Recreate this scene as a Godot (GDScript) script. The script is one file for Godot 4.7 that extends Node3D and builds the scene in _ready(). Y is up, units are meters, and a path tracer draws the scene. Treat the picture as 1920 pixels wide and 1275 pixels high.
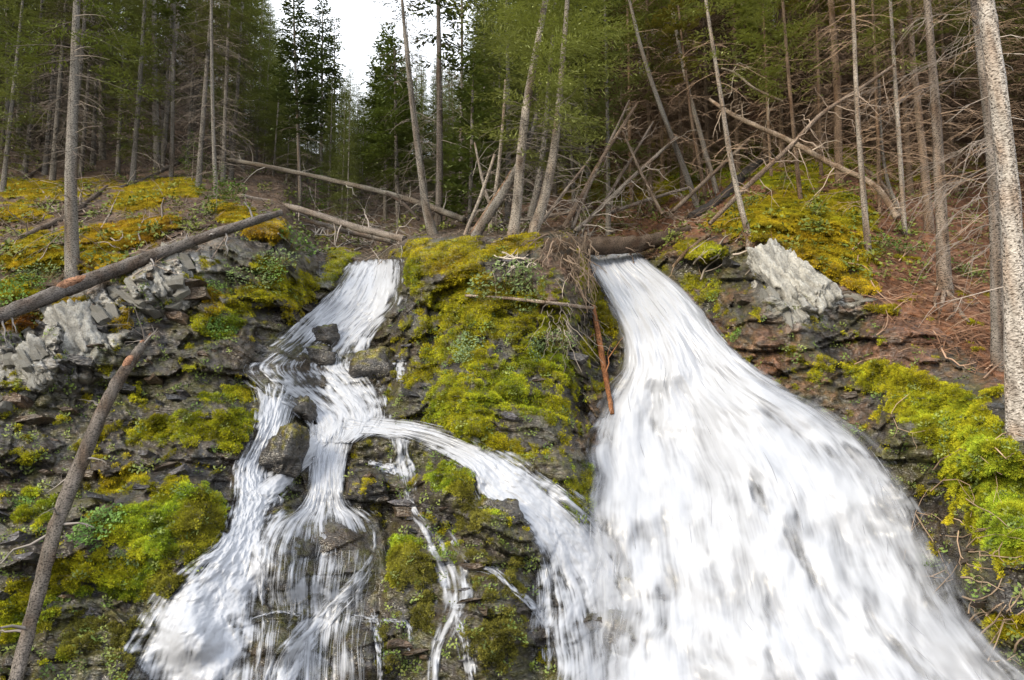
extends Node3D
# A mountain creek splitting into two falls below a spruce forest.
# Positions are read off the photograph: a pixel (u, v) of 1920x1275 gives a direction, the depth comes from the
# terrain profile it touches.

const F := 1350.0
const PITCH := 7.0
var sp := sin(deg_to_rad(PITCH))
var cp := cos(deg_to_rad(PITCH))
var rng := RandomNumberGenerator.new()
var names := {}
var M := {}

# ------------------------------------------------------------------ camera
func ray(u: float, v: float) -> Vector3:
	var x := (u - 960.0) / F
	var y := (637.5 - v) / F
	var dz := cp - y * sp
	return Vector3(x / dz, (y * cp + sp) / dz, -1.0)

func at(u: float, v: float, d: float) -> Vector3:
	return ray(u, v) * d

func px(p: Vector3) -> Vector2:
	var zc := -p.z * cp + p.y * sp
	var yc := p.y * cp + p.z * sp
	return Vector2(960.0 + p.x / zc * F, 637.5 - yc / zc * F)

# ------------------------------------------------------------------ mesh builder
class MB:
	var v := PackedVector3Array()
	var n := PackedVector3Array()
	var c := PackedColorArray()
	var i := PackedInt32Array()
	func mesh(mat: Material = null) -> ArrayMesh:
		var a := []
		a.resize(Mesh.ARRAY_MAX)
		a[Mesh.ARRAY_VERTEX] = v
		if n.size() == v.size():
			a[Mesh.ARRAY_NORMAL] = n
		if c.size() == v.size():
			a[Mesh.ARRAY_COLOR] = c
		a[Mesh.ARRAY_INDEX] = i
		var m := ArrayMesh.new()
		m.add_surface_from_arrays(Mesh.PRIMITIVE_TRIANGLES, a)
		if mat:
			m.surface_set_material(0, mat)
		return m
	func blade(p: Vector3, d: Vector3, side: Vector3, col: Color) -> void:
		var k := v.size()
		v.append(p); v.append(p + d * 0.45 + side); v.append(p + d); v.append(p + d * 0.45 - side)
		c.append(col); c.append(col); c.append(col); c.append(col)
		i.append(k); i.append(k + 1); i.append(k + 2); i.append(k); i.append(k + 2); i.append(k + 3)
	# a tapered tube through points; smooth normals, closed at the far end
	func tube(pts: PackedVector3Array, rad: PackedFloat32Array, sides: int, col: Color, rough := 0.0, rn: RandomNumberGenerator = null, col2 = null) -> void:
		var k := v.size()
		var m := pts.size()
		var ref := Vector3(0.31, 0.22, 0.92)
		for j in m:
			var dir := (pts[mini(j + 1, m - 1)] - pts[maxi(j - 1, 0)]).normalized()
			if absf(dir.dot(ref)) > 0.95:
				ref = Vector3(0.9, 0.1, 0.2)
			var ax := dir.cross(ref).normalized()
			var ay := dir.cross(ax).normalized()
			var cc: Color = col
			if col2 != null:
				cc = col.lerp(col2, float(j) / float(m - 1))
			for s in sides:
				var an := TAU * s / sides
				var o := ax * cos(an) + ay * sin(an)
				var rr := rad[j]
				if rough > 0.0:
					rr *= 1.0 + rn.randf_range(-rough, rough)
				v.append(pts[j] + o * rr); n.append(o); c.append(cc)
		for j in m - 1:
			for s in sides:
				var a := k + j * sides + s
				var b := k + j * sides + (s + 1) % sides
				i.append(a); i.append(a + sides); i.append(b)
				i.append(b); i.append(a + sides); i.append(b + sides)
		# caps
		for e in [0, m - 1]:
			var q := v.size()
			var dir2 := (pts[m - 1] - pts[m - 2]).normalized() if e else (pts[0] - pts[1]).normalized()
			v.append(pts[e]); n.append(dir2); c.append(col if col2 == null or e == 0 else col2)
			for s in sides:
				var a2: int = k + e * sides + s
				var b2: int = k + e * sides + (s + 1) % sides
				if e:
					i.append(q); i.append(b2); i.append(a2)
				else:
					i.append(q); i.append(a2); i.append(b2)

# ------------------------------------------------------------------ naming
func numbered(called: String) -> String:
	var k: int = names.get(called, 0)
	names[called] = k + 1
	return called if k == 0 else "%s_%03d" % [called, k]

func thing(called: String, label: String, category: String, where: Vector3, group := "") -> Node3D:
	var o := Node3D.new()
	o.name = numbered(called)
	add_child(o)
	o.position = where
	o.set_meta("label", label)
	o.set_meta("category", category)
	if group:
		o.set_meta("group", group)
	return o

func part(parent: Node, called: String, m: Mesh, mat: Material) -> MeshInstance3D:
	var o := MeshInstance3D.new()
	o.name = called
	o.mesh = m
	if mat:
		o.material_override = mat
	parent.add_child(o, true)
	return o

func single(called: String, m: Mesh, mat: Material, label: String, category: String, group := "") -> MeshInstance3D:
	var o := MeshInstance3D.new()
	o.name = numbered(called)
	o.mesh = m
	o.material_override = mat
	add_child(o)
	if label:
		o.set_meta("label", label)
	if category:
		o.set_meta("category", category)
	if group:
		o.set_meta("group", group)
	return o

# ------------------------------------------------------------------ noise
var nz := {}
func fnl(sd: int, freq: float, oct := 1, type := FastNoiseLite.TYPE_SIMPLEX_SMOOTH) -> FastNoiseLite:
	var f := FastNoiseLite.new()
	f.seed = sd
	f.noise_type = type
	f.frequency = freq
	f.fractal_type = FastNoiseLite.FRACTAL_FBM if oct > 1 else FastNoiseLite.FRACTAL_NONE
	f.fractal_octaves = oct
	return f

func hash1(k: int) -> float:
	var x := sin(float(k) * 127.1 + 3.7) * 43758.5453
	return x - floorf(x)

# ------------------------------------------------------------------ textures and materials
func tex(fn: Callable, size := 512) -> ImageTexture:
	var b := PackedByteArray()
	b.resize(size * size * 3)
	var k := 0
	for y in size:
		for x in size:
			var c: Color = fn.call(x, y)
			b[k] = int(clampf(c.r, 0, 1) * 255.0)
			b[k + 1] = int(clampf(c.g, 0, 1) * 255.0)
			b[k + 2] = int(clampf(c.b, 0, 1) * 255.0)
			k += 3
	return ImageTexture.create_from_image(Image.create_from_data(size, size, false, Image.FORMAT_RGB8, b))

func seam(f: FastNoiseLite, size := 512) -> PackedByteArray:
	var im := f.get_seamless_image(size, size, false, false, 0.15, true)
	im.convert(Image.FORMAT_L8)
	return im.get_data()

func mat(rough: float, spec := 0.5) -> StandardMaterial3D:
	var m := StandardMaterial3D.new()
	m.vertex_color_use_as_albedo = true
	m.roughness = rough
	m.metallic_specular = spec
	m.cull_mode = BaseMaterial3D.CULL_DISABLED
	return m

func tri(m: StandardMaterial3D, albedo: Texture2D, height: Texture2D, scale: Vector3, relief: float, world := true) -> StandardMaterial3D:
	m.uv1_triplanar = true
	m.uv1_world_triplanar = world
	m.uv1_scale = scale
	m.albedo_texture = albedo
	if height:
		m.heightmap_enabled = true
		m.heightmap_texture = height
		m.heightmap_scale = relief
	return m

func make_materials() -> void:
	# rock: layered slate, cracks and mineral tone
	var a := seam(fnl(11, 0.012, 5))
	var b := seam(fnl(12, 0.05, 3))
	var cr := fnl(13, 0.03, 2, FastNoiseLite.TYPE_CELLULAR)
	cr.cellular_return_type = FastNoiseLite.RETURN_DISTANCE2_SUB
	var ce := seam(cr)
	var rock_t := tex(func(x, y):
		var k: int = y * 512 + x
		var g: float = 0.42 + 0.55 * a[k] / 255.0 + 0.35 * (b[k] / 255.0 - 0.5)
		var crack: float = clampf(ce[k] / 255.0 * 5.0, 0.0, 1.0)
		g *= 0.62 + 0.38 * crack
		var w: float = (a[(k * 3 + 777) % 262144] / 255.0 - 0.5)
		return Color(g * (1.0 + 0.12 * w), g, g * (1.0 - 0.10 * w)))
	var rock_h := tex(func(x, y):
		var k: int = y * 512 + x
		var g: float = 0.5 * a[k] / 255.0 + 0.2 * b[k] / 255.0 + 0.3 * clampf(ce[k] / 255.0 * 4.0, 0.0, 1.0)
		return Color(g, g, g))
	# pale limestone: smooth faces, thin dark cracks, lichen stains
	var pale_t := tex(func(x, y):
		var k: int = y * 512 + x
		var g: float = 0.80 + 0.28 * (a[k] / 255.0 - 0.5) + 0.22 * (b[k] / 255.0 - 0.5)
		g *= 0.68 + 0.32 * clampf(ce[k] / 255.0 * 9.0, 0.0, 1.0)
		var w: float = (a[(k * 3 + 777) % 262144] / 255.0 - 0.5)
		return Color(g * (1.0 + 0.10 * w), g, g * (0.98 - 0.10 * w)))
	# bark: plates, dark resin flecks and lichen
	var p := seam(fnl(21, 0.06, 4))
	var fl := seam(fnl(22, 0.035, 2))
	var bark_t := tex(func(x, y):
		var k: int = y * 512 + x
		var g: float = 0.55 + 0.55 * (p[k] / 255.0)
		var dark: float = smoothstep(0.60, 0.68, fl[k] / 255.0)
		g *= 1.0 - 0.62 * dark
		return Color(g, g * 0.985, g * 0.965))
	var big_t := tex(func(x, y):
		var k: int = y * 512 + x
		var g: float = 0.80 + 0.35 * (p[k] / 255.0 - 0.5)
		var dark: float = smoothstep(0.53, 0.62, fl[k] / 255.0) * smoothstep(0.35, 0.6, p[(k + 9000) % 262144] / 255.0)
		g *= 1.0 - 0.55 * dark
		return Color(g, g * (0.985 - 0.05 * dark), g * (0.965 - 0.1 * dark)))
	var bark_h := tex(func(x, y):
		var k: int = y * 512 + x
		var g: float = p[k] / 255.0 * 0.8 - 0.2 * smoothstep(0.60, 0.68, fl[k] / 255.0) + 0.2
		return Color(g, g, g))
	# moss and soil: fine mottling
	var ms := seam(fnl(31, 0.09, 4))
	var moss_t := tex(func(x, y):
		var k: int = y * 512 + x
		var g: float = 0.5 + 0.6 * ms[k] / 255.0
		var w: float = a[k] / 255.0 - 0.5
		return Color(g * (1.0 + 0.25 * w), g, g * (1.0 - 0.3 * w)))
	M.rock = tri(mat(0.38), rock_t, rock_h, Vector3(0.55, 1.9, 0.55), 5.0)
	M.wet = tri(mat(0.24), rock_t, rock_h, Vector3(0.8, 1.6, 0.8), 4.0)
	M.pale = tri(mat(0.8, 0.3), pale_t, rock_h, Vector3(1.4, 1.4, 1.4), 4.0, false)
	M.soil = tri(mat(0.95, 0.2), moss_t, moss_t, Vector3(1.2, 1.2, 1.2), 6.0)
	M.bark = tri(mat(0.85, 0.3), bark_t, bark_h, Vector3(1.5, 2.4, 1.5), 2.0)
	M.barkbig = tri(mat(0.85, 0.3), big_t, bark_h, Vector3(0.9, 1.1, 0.9), 3.0)
	M.twig = mat(0.9, 0.2)
	M.leaf = mat(0.6, 0.35)
	M.leaf.backlight_enabled = true
	M.leaf.backlight = Color(0.35, 0.4, 0.1)
	M.needle = mat(0.7, 0.3)
	M.needle.backlight_enabled = true
	M.needle.backlight = Color(0.55, 0.55, 0.35)
	M.moss = mat(0.95, 0.15)
	var w := StandardMaterial3D.new()
	w.vertex_color_use_as_albedo = true
	w.transparency = BaseMaterial3D.TRANSPARENCY_ALPHA
	w.roughness = 0.35
	w.cull_mode = BaseMaterial3D.CULL_DISABLED
	w.subsurf_scatter_enabled = false
	M.water = w
	M.foam = mat(0.4, 0.4)

# ------------------------------------------------------------------ terrain profile
# each column: u, then (v, depth) from below the frame up the face, over the brink (sixth pair) and back through the forest
var PROFILE := [
	[-400, 1480, 7.6, 1275, 8.0, 1000, 8.8, 800, 9.6, 680, 10.2, 620, 10.8, 520, 12.5, 400, 16.5, 300, 26, 90, 52],
	[0, 1480, 8.0, 1275, 8.5, 1000, 9.4, 800, 10.2, 650, 10.9, 585, 11.3, 500, 12.6, 390, 16, 300, 25, 95, 52],
	[150, 1480, 8.2, 1275, 8.8, 1000, 9.7, 800, 10.6, 620, 11.3, 545, 11.7, 470, 13, 380, 16.5, 300, 25, 100, 52],
	[350, 1480, 8.4, 1275, 8.9, 1000, 9.7, 800, 10.6, 560, 11.7, 465, 12.4, 410, 14, 350, 18, 300, 26, 140, 52],
	[520, 1480, 8.7, 1275, 9.2, 1000, 10.2, 800, 11.3, 560, 12.5, 425, 13.4, 395, 15, 355, 20, 320, 28, 260, 46],
	[600, 1480, 8.9, 1275, 9.5, 1000, 10.7, 800, 12.0, 600, 13.5, 480, 14.7, 455, 16.5, 400, 22, 340, 32, 290, 48],
	[700, 1480, 8.9, 1275, 9.5, 1000, 10.7, 800, 12.1, 600, 13.6, 488, 14.9, 462, 17, 410, 23, 345, 34, 300, 50],
	[780, 1480, 8.8, 1275, 9.3, 1000, 10.4, 800, 11.5, 600, 12.6, 452, 13.7, 432, 16.5, 395, 23, 345, 34, 300, 50],
	[900, 1480, 8.6, 1275, 9.1, 1000, 10.1, 800, 10.9, 600, 11.8, 445, 13.2, 428, 16, 395, 22, 340, 33, 280, 50],
	[1050, 1480, 8.8, 1275, 9.4, 1000, 10.4, 800, 11.1, 600, 11.9, 440, 13.2, 420, 15.5, 385, 20, 320, 30, 240, 48],
	[1120, 1480, 8.9, 1275, 9.5, 1000, 10.7, 800, 11.9, 600, 13.2, 490, 14.3, 465, 16.0, 400, 20, 320, 29, 200, 46],
	[1200, 1480, 8.8, 1275, 9.4, 1000, 10.6, 800, 11.9, 600, 13.2, 485, 14.4, 455, 16.0, 390, 20, 300, 29, 150, 46],
	[1290, 1480, 8.7, 1275, 9.3, 1000, 10.4, 800, 11.6, 600, 12.8, 455, 13.8, 420, 15, 360, 19, 270, 28, 100, 45],
	[1430, 1480, 8.4, 1275, 8.9, 1000, 9.8, 800, 10.8, 600, 11.7, 450, 12.7, 400, 14, 330, 18, 230, 27, 60, 44],
	[1580, 1480, 8.2, 1275, 8.8, 1000, 9.7, 800, 10.7, 640, 11.3, 510, 12.0, 420, 13.8, 320, 18, 210, 27, 40, 44],
	[1720, 1480, 7.8, 1275, 8.4, 1000, 9.2, 850, 9.6, 720, 10.0, 610, 10.9, 500, 12.6, 380, 16.5, 230, 26, 20, 43],
	[1900, 1480, 7.0, 1275, 7.5, 1050, 7.9, 920, 8.15, 820, 8.5, 740, 9.1, 600, 11.2, 440, 15, 260, 24, 10, 42],
	[2320, 1480, 6.0, 1275, 6.2, 1050, 6.6, 920, 6.9, 830, 7.3, 760, 8.0, 620, 10.5, 450, 15, 260, 24, 0, 42],
]

func column(u: float) -> PackedFloat32Array:
	var k := 0
	while k < PROFILE.size() - 2 and u > PROFILE[k + 1][0]:
		k += 1
	var a: Array = PROFILE[k]
	var b: Array = PROFILE[k + 1]
	var t: float = clampf((u - a[0]) / (b[0] - a[0]), 0.0, 1.0)
	t = t * t * (3.0 - 2.0 * t) * 0.6 + t * 0.4
	var o := PackedFloat32Array()
	for j in range(1, a.size()):
		o.append(lerpf(a[j], b[j], t))
	return o

func profile(c: PackedFloat32Array, v: float) -> float:
	var m := c.size() / 2
	if v >= c[0]:
		return c[1] - (v - c[0]) * 0.003
	var k := 0
	while k < m - 2 and v < c[(k + 1) * 2]:
		k += 1
	var v0 := c[k * 2]; var d0 := c[k * 2 + 1]; var v1 := c[k * 2 + 2]; var d1 := c[k * 2 + 3]
	var h := v1 - v0
	var s := (d1 - d0) / h
	var sa := s
	var sb := s
	if k > 0:
		var sprev := (d0 - c[k * 2 - 1]) / (v0 - c[k * 2 - 2])
		sa = 2.0 * s * sprev / (s + sprev) if s * sprev > 0 else 0.0
	if k < m - 2:
		var snext := (c[k * 2 + 5] - d1) / (c[k * 2 + 4] - v1)
		sb = 2.0 * s * snext / (s + snext) if s * snext > 0 else 0.0
	var t := (v - v0) / h
	var t2 := t * t
	var t3 := t2 * t
	return d0 * (2 * t3 - 3 * t2 + 1) + h * sa * (t3 - 2 * t2 + t) + d1 * (-2 * t3 + 3 * t2) + h * sb * (t3 - t2)

# ------------------------------------------------------------------ painted zones (what grows or lies where)
const Z0 := Vector2(-400, 0)
const ZC := 8.0
const ZW := 342
const ZH := 186
var zmoss := PackedFloat32Array()
var zhue := PackedFloat32Array()
var zsoil := PackedFloat32Array()
var zlight := PackedFloat32Array()
var zwater := PackedFloat32Array()
var zwet := PackedFloat32Array()
var zbump := PackedFloat32Array()
# rock that swells out of the face: u, v, half width, half height, turn, metres
var BUMPS := [[262, 372, 60, 24, -20, .36], [228, 442, 80, 26, -10, .38], [296, 428, 50, 18, -25, .32], [200, 492, 56, 22, 0, .36], [60, 480, 62, 28, 0, .32], [150, 452, 40, 20, 0, .25], [70, 358, 90, 18, 0, .34], [170, 350, 60, 14, 0, .3], [30, 404, 60, 16, 0, .3], [330, 356, 50, 20, 0, .34], [440, 404, 45, 20, 20, .3], [500, 432, 40, 22, 0, .36], [132, 568, 34, 9, 0, .2], [110, 405, 40, 14, 0, .3], [20, 545, 44, 20, 0, .25], [1440, 410, 70, 24, 0, .34], [1530, 410, 70, 30, 5, .36], [1480, 352, 80, 14, 0, .34], [1570, 372, 60, 14, 0, .3], [1545, 494, 46, 17, 25, .28], [1500, 470, 40, 13, 18, .25], [1612, 532, 55, 13, 20, .22], [1440, 450, 40, 11, 10, .22], [1320, 474, 42, 20, 0, .25], [1220, 345, 70, 18, 0, .3], [1150, 355, 60, 16, 0, .3], [1380, 330, 60, 16, 0, .3], [600, 1045, 105, 70, 0, .42], [838, 905, 55, 46, 0, .28], [768, 1080, 55, 70, 0, .26], [704, 835, 62, 26, 0, .22], [706, 920, 66, 34, 0, .22], [545, 838, 38, 40, 0, .28], [702, 690, 40, 30, 0, .2], [604, 636, 28, 18, 0, .2], [742, 605, 40, 40, 0, .22], [860, 775, 80, 50, 20, .25], [520, 1200, 46, 40, 0, .22], [362, 1200, 44, 44, 0, .22], [905, 1010, 50, 60, 0, .2], [920, 1180, 80, 90, 0, .3], [700, 1225, 70, 50, 0, .25], [300, 990, 150, 90, 0, .18], [1240, 660, 70, 90, 20, .3], [1090, 900, 50, 70, 0, .2], [1480, 540, 70, 70, 40, .35], [1800, 840, 120, 50, 22, .16], [1880, 960, 90, 60, 25, .14], [160, 640, 110, 70, -35, .35], [300, 520, 80, 60, -35, .3], [830, 490, 90, 40, 0, .2], [440, 800, 60, 50, 0, .2]]

func ellipse(z: PackedFloat32Array, e: Array, value: float, set_to := false) -> void:
	var u: float = e[0]; var v: float = e[1]; var ru: float = e[2]; var rv: float = e[3]
	var ca := cos(deg_to_rad(e[4])); var sa := sin(deg_to_rad(e[4]))
	var r := maxf(ru, rv) * 1.5
	for y in range(maxi(0, int((v - r) / ZC)), mini(ZH, int((v + r) / ZC) + 2)):
		for x in range(maxi(0, int((u - r + 400) / ZC)), mini(ZW, int((u + r + 400) / ZC) + 2)):
			var du := x * ZC - 400 - u
			var dv := y * ZC - v
			var q := Vector2((du * ca + dv * sa) / ru, (-du * sa + dv * ca) / rv).length()
			var f := clampf((1.45 - q) / 0.9, 0.0, 1.0)
			if f <= 0.0:
				continue
			var k := y * ZW + x
			if set_to:
				z[k] = lerpf(z[k], value, f)
			else:
				z[k] = maxf(z[k], f * value)

func zone(z: PackedFloat32Array, u: float, v: float) -> float:
	var x := clampf((u + 400.0) / ZC, 0.0, ZW - 1.01)
	var y := clampf(v / ZC, 0.0, ZH - 1.01)
	var xi := int(x); var yi := int(y)
	var fx := x - xi; var fy := y - yi
	var k := yi * ZW + xi
	return lerpf(lerpf(z[k], z[k + 1], fx), lerpf(z[k + ZW], z[k + ZW + 1], fx), fy)

# moss patches: u, v, half width, half height, turn, cover, hue (0 golden, 0.5 yellow-green, 1 fresh green)
var MOSS := [
	[70, 355, 120, 22, 4, 1, .12], [170, 345, 110, 14, 0, .7, .2], [30, 402, 70, 20, 0, 1, .1], [262, 368, 70, 30, -20, 1, .2], [228, 440, 95, 32, -10, 1, .03], [292, 428, 60, 22, -25, 1, .0],
	[200, 490, 62, 26, 0, 1, .12], [330, 352, 60, 25, 0, .9, .25], [60, 478, 75, 34, -5, 1, .2], [30, 545, 60, 28, -20, .9, .45], [100, 440, 60, 22, 0, .7, .2], [440, 402, 55, 24, 20, 1, .12],
	[500, 430, 46, 26, 0, 1, .05], [132, 566, 36, 11, -4, 1, .06], [44, 604, 44, 18, -10, 1, -.25], [-150, 480, 140, 60, 0, .8, .2], [-200, 370, 160, 40, 0, .8, .2],
	[395, 590, 50, 26, -20, .7, .55], [470, 560, 70, 34, -25, .8, .4], [420, 612, 36, 20, -25, 1, .9], [520, 505, 60, 34, 0, .6, .4], [560, 545, 50, 40, -30, .8, .4], [640, 500, 42, 40, -20, 1, .55],
	[230, 590, 26, 40, 20, .7, .1], [350, 690, 50, 14, 0, .5, .5], [130, 700, 60, 14, 0, .3, .4], [395, 560, 20, 30, 0, .8, .1],
	[350, 802, 130, 34, -6, .9, .6], [440, 800, 55, 50, 0, .85, .6], [420, 740, 56, 20, -10, .8, .6], [470, 740, 30, 24, 0, .8, .4], [180, 780, 90, 20, -5, .35, .5], [60, 740, 80, 30, 0, .3, .5],
	[300, 915, 140, 30, 6, .8, .3], [300, 990, 125, 80, 0, .85, .7], [375, 985, 55, 90, 10, .9, 1.2], [250, 1080, 95, 60, 0, .95, .6], [120, 1080, 70, 60, 0, .6, .55], [60, 960, 70, 70, 0, .6, .6],
	[50, 1140, 70, 80, 0, .75, .5], [200, 1180, 130, 60, 0, .6, 1.5], [60, 860, 90, 25, 0, .4, .7], [250, 1250, 90, 40, 0, .6, 1.6], [-150, 900, 150, 200, 0, .5, .5], [330, 1100, 60, 50, 0, .65, 1.4],
	[830, 480, 90, 36, 0, 1, .25], [768, 515, 24, 34, 0, .9, .6], [870, 535, 60, 34, -20, .95, .32], [955, 462, 75, 22, -18, 1, .28], [1080, 490, 20, 60, -22, 1, .3], [1130, 575, 20, 75, -18, 1, .4],
	[905, 585, 70, 46, 0, .95, .33], [860, 640, 60, 50, 0, .6, .5], [880, 655, 26, 45, -8, 1, .6], [960, 645, 80, 40, 0, .55, .55], [1010, 668, 90, 30, 0, .75, .65], [860, 768, 76, 58, 20, .95, .6],
	[905, 815, 80, 30, 32, 1, .68], [958, 850, 38, 26, 30, 1, .62], [965, 735, 60, 40, -10, .65, .75], [1035, 765, 44, 40, 0, .8, .6], [1095, 915, 42, 56, 0, .8, 1.1], [1112, 650, 26, 60, -10, .7, .5],
	[800, 660, 60, 30, 0, .7, .45], [810, 620, 60, 30, -40, .7, .4], [790, 700, 60, 24, 0, .7, .45], [1050, 640, 50, 30, 0, .5, .5], [985, 800, 40, 60, 0, .5, .75],
	[930, 600, 150, 90, 0, .72, .45], [900, 720, 120, 80, 0, .62, .6], [1020, 700, 80, 120, 0, .55, .6], [1000, 820, 90, 60, 0, .5, .5],
	[850, 895, 50, 44, 20, .85, 1.0], [882, 960, 40, 50, 0, .7, 1.5], [770, 1060, 56, 60, 0, .8, 1.25], [920, 1180, 70, 100, 0, .62, 1.9], [968, 1080, 22, 50, 0, .7, 1.8], [790, 1150, 40, 80, 0, .55, 1.9], [700, 1210, 70, 50, 0, .45, 1.9], [900, 1060, 40, 60, 0, .45, 1.9],
	[1440, 402, 110, 44, -10, 1.15, .18], [1530, 402, 110, 54, 5, 1.15, .3], [1590, 470, 70, 40, 20, .9, .2], [1480, 340, 90, 18, 0, .9, .4], [1440, 446, 46, 14, 10, 1, .05], [1500, 468, 50, 16, 18, 1, .02], [1545, 492, 55, 22, 25, 1, .0], [1610, 530, 66, 16, 20, 1, .06],
	[1318, 470, 50, 28, 0, .85, .5], [1320, 540, 70, 26, 0, .6, .5], [1660, 575, 40, 20, 0, .7, .35], [1650, 700, 90, 24, 14, 1, .5], [1750, 742, 110, 32, 20, 1, .52], [1800, 822, 110, 46, 22, 1, .6],
	[1700, 722, 120, 34, 18, 1, .5], [1780, 792, 130, 54, 20, 1, .55], [1850, 890, 120, 74, 25, 1, .62], [1862, 905, 90, 52, 25, 1, .66], [1900, 1005, 66, 50, 0, 1, .7], [1890, 1172, 50, 22, 0, .9, .4], [2100, 1000, 160, 120, 10, .9, .6], [2100, 800, 150, 60, 0, .6, .5], [1690, 760, 50, 20, 30, .8, .5],
	[1220, 330, 110, 56, 0, .95, .38], [1150, 345, 80, 40, 0, .95, .25], [1270, 300, 80, 60, 0, .9, .6], [1080, 350, 60, 30, 0, .8, .3], [1380, 300, 120, 50, 0, .85, .65], [1550, 300, 130, 40, 0, .8, .5], [1640, 630, 60, 20, 0, .5, .6],
	[650, 430, 60, 10, 0, .4, .4], [1700, 330, 150, 50, 0, .5, .5], [1860, 300, 120, 60, 0, .5, .55], [40, 260, 120, 40, 0, .35, .7], [1730, 480, 60, 14, 0, .5, .4], [1500, 470, 300, 30, 20, .25, .2],
]
var SOIL := [[1750, 560, 180, 110, 20, 1], [1850, 450, 160, 90, 0, 1], [1250, 415, 130, 26, 0, 1], [1680, 500, 100, 60, 0, .8], [1900, 620, 120, 120, 0, .9], [1440, 660, 120, 60, 30, .55], [1560, 740, 90, 40, 30, .4], [1050, 520, 60, 90, 0, .7], [600, 420, 160, 30, 0, .7], [300, 620, 40, 60, 0, .35], [1350, 620, 80, 40, 0, .6], [1330, 560, 80, 40, 0, .35], [20, 600, 60, 30, 0, .7], [1120, 820, 60, 80, 0, .35], [1700, 660, 130, 30, 0, .6]]
var PALE := [[250, 540, 170, 70, -30, 1], [60, 680, 110, 60, 20, .8], [1500, 540, 80, 70, 30, 1], [1600, 570, 60, 22, 10, .8], [160, 620, 90, 60, -30, 1], [330, 470, 60, 50, 0, .9], [560, 440, 60, 60, 0, .5], [1560, 440, 50, 20, 0, .5], [180, 420, 200, 40, 0, .4]]

var us := PackedFloat32Array()
var vs := PackedFloat32Array()
var D := PackedFloat32Array()    # depth with relief
var DS := PackedFloat32Array()   # smoothed depth, what water runs over
var MS := PackedFloat32Array()   # moss cover after noise
var iu0 := 0

func gidx(u: float, v: float) -> Vector4:
	var x := 0.0
	var c0 := iu0
	if u < 0.0:
		x = (u + 360.0) / 18.0
	elif u <= 1920.0:
		x = iu0 + u / 3.0
	else:
		x = iu0 + 640.0 + (u - 1920.0) / 18.0
	x = clampf(x, 0.0, us.size() - 1.01)
	var y := clampf((1440.0 - v) / 3.0, 0.0, vs.size() - 1.01)
	return Vector4(int(x), int(y), x - int(x), y - int(y))

func samp(g: PackedFloat32Array, u: float, v: float) -> float:
	var q := gidx(u, v)
	var w := us.size()
	var k := int(q.y) * w + int(q.x)
	return lerpf(lerpf(g[k], g[k + 1], q.z), lerpf(g[k + w], g[k + w + 1], q.z), q.w)

func ground(u: float, v: float) -> Vector3:
	return at(u, v, samp(D, u, v))

var brinks := PackedFloat32Array()
func column_brink(u: float) -> float:
	if brinks.is_empty():
		for k in 331:
			brinks.append(column(-400.0 + k * 8.0)[10])
	return brinks[clampi(int((u + 400.0) / 8.0), 0, 330)]

func mossiness(u: float, v: float, p: Vector3) -> float:
	var m := zone(zmoss, u, v)
	if m <= 0.01:
		return 0.0
	var thin: float = clampf((v - column_brink(u) - 25.0) / 50.0, 0.0, 1.0)
	var q: float = m * 1.5 - lerpf(0.74, 0.72, thin) + lerpf(0.85, 0.72, thin) * nz.mossa.get_noise_3dv(p) + lerpf(0.35, 0.8, thin) * nz.mossb.get_noise_3dv(p)
	q -= zone(zwater, u, v) * 1.6
	return clampf(q * 2.6, 0.0, 1.0)

func moss_color(hue: float, k: float) -> Color:
	var gold := Color(0.44, 0.29, 0.02)
	var rust := Color(0.20, 0.085, 0.02)
	var yel := Color(0.37, 0.36, 0.02)
	var grn := Color(0.26, 0.36, 0.03)
	var c: Color
	if hue < 0.0:
		c = gold.lerp(rust, clampf(-hue * 4.0, 0, 1))
	elif hue < 0.5:
		c = gold.lerp(yel, hue * 2.0)
	else:
		c = yel.lerp(grn, smoothstep(0.5, 0.85, hue) * (1.0 - smoothstep(0.85, 1.1, hue)))
		c = c.lerp(Color(0.185, 0.175, 0.035), smoothstep(0.85, 1.5, hue))   # dark wet moss
	return c * k

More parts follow.
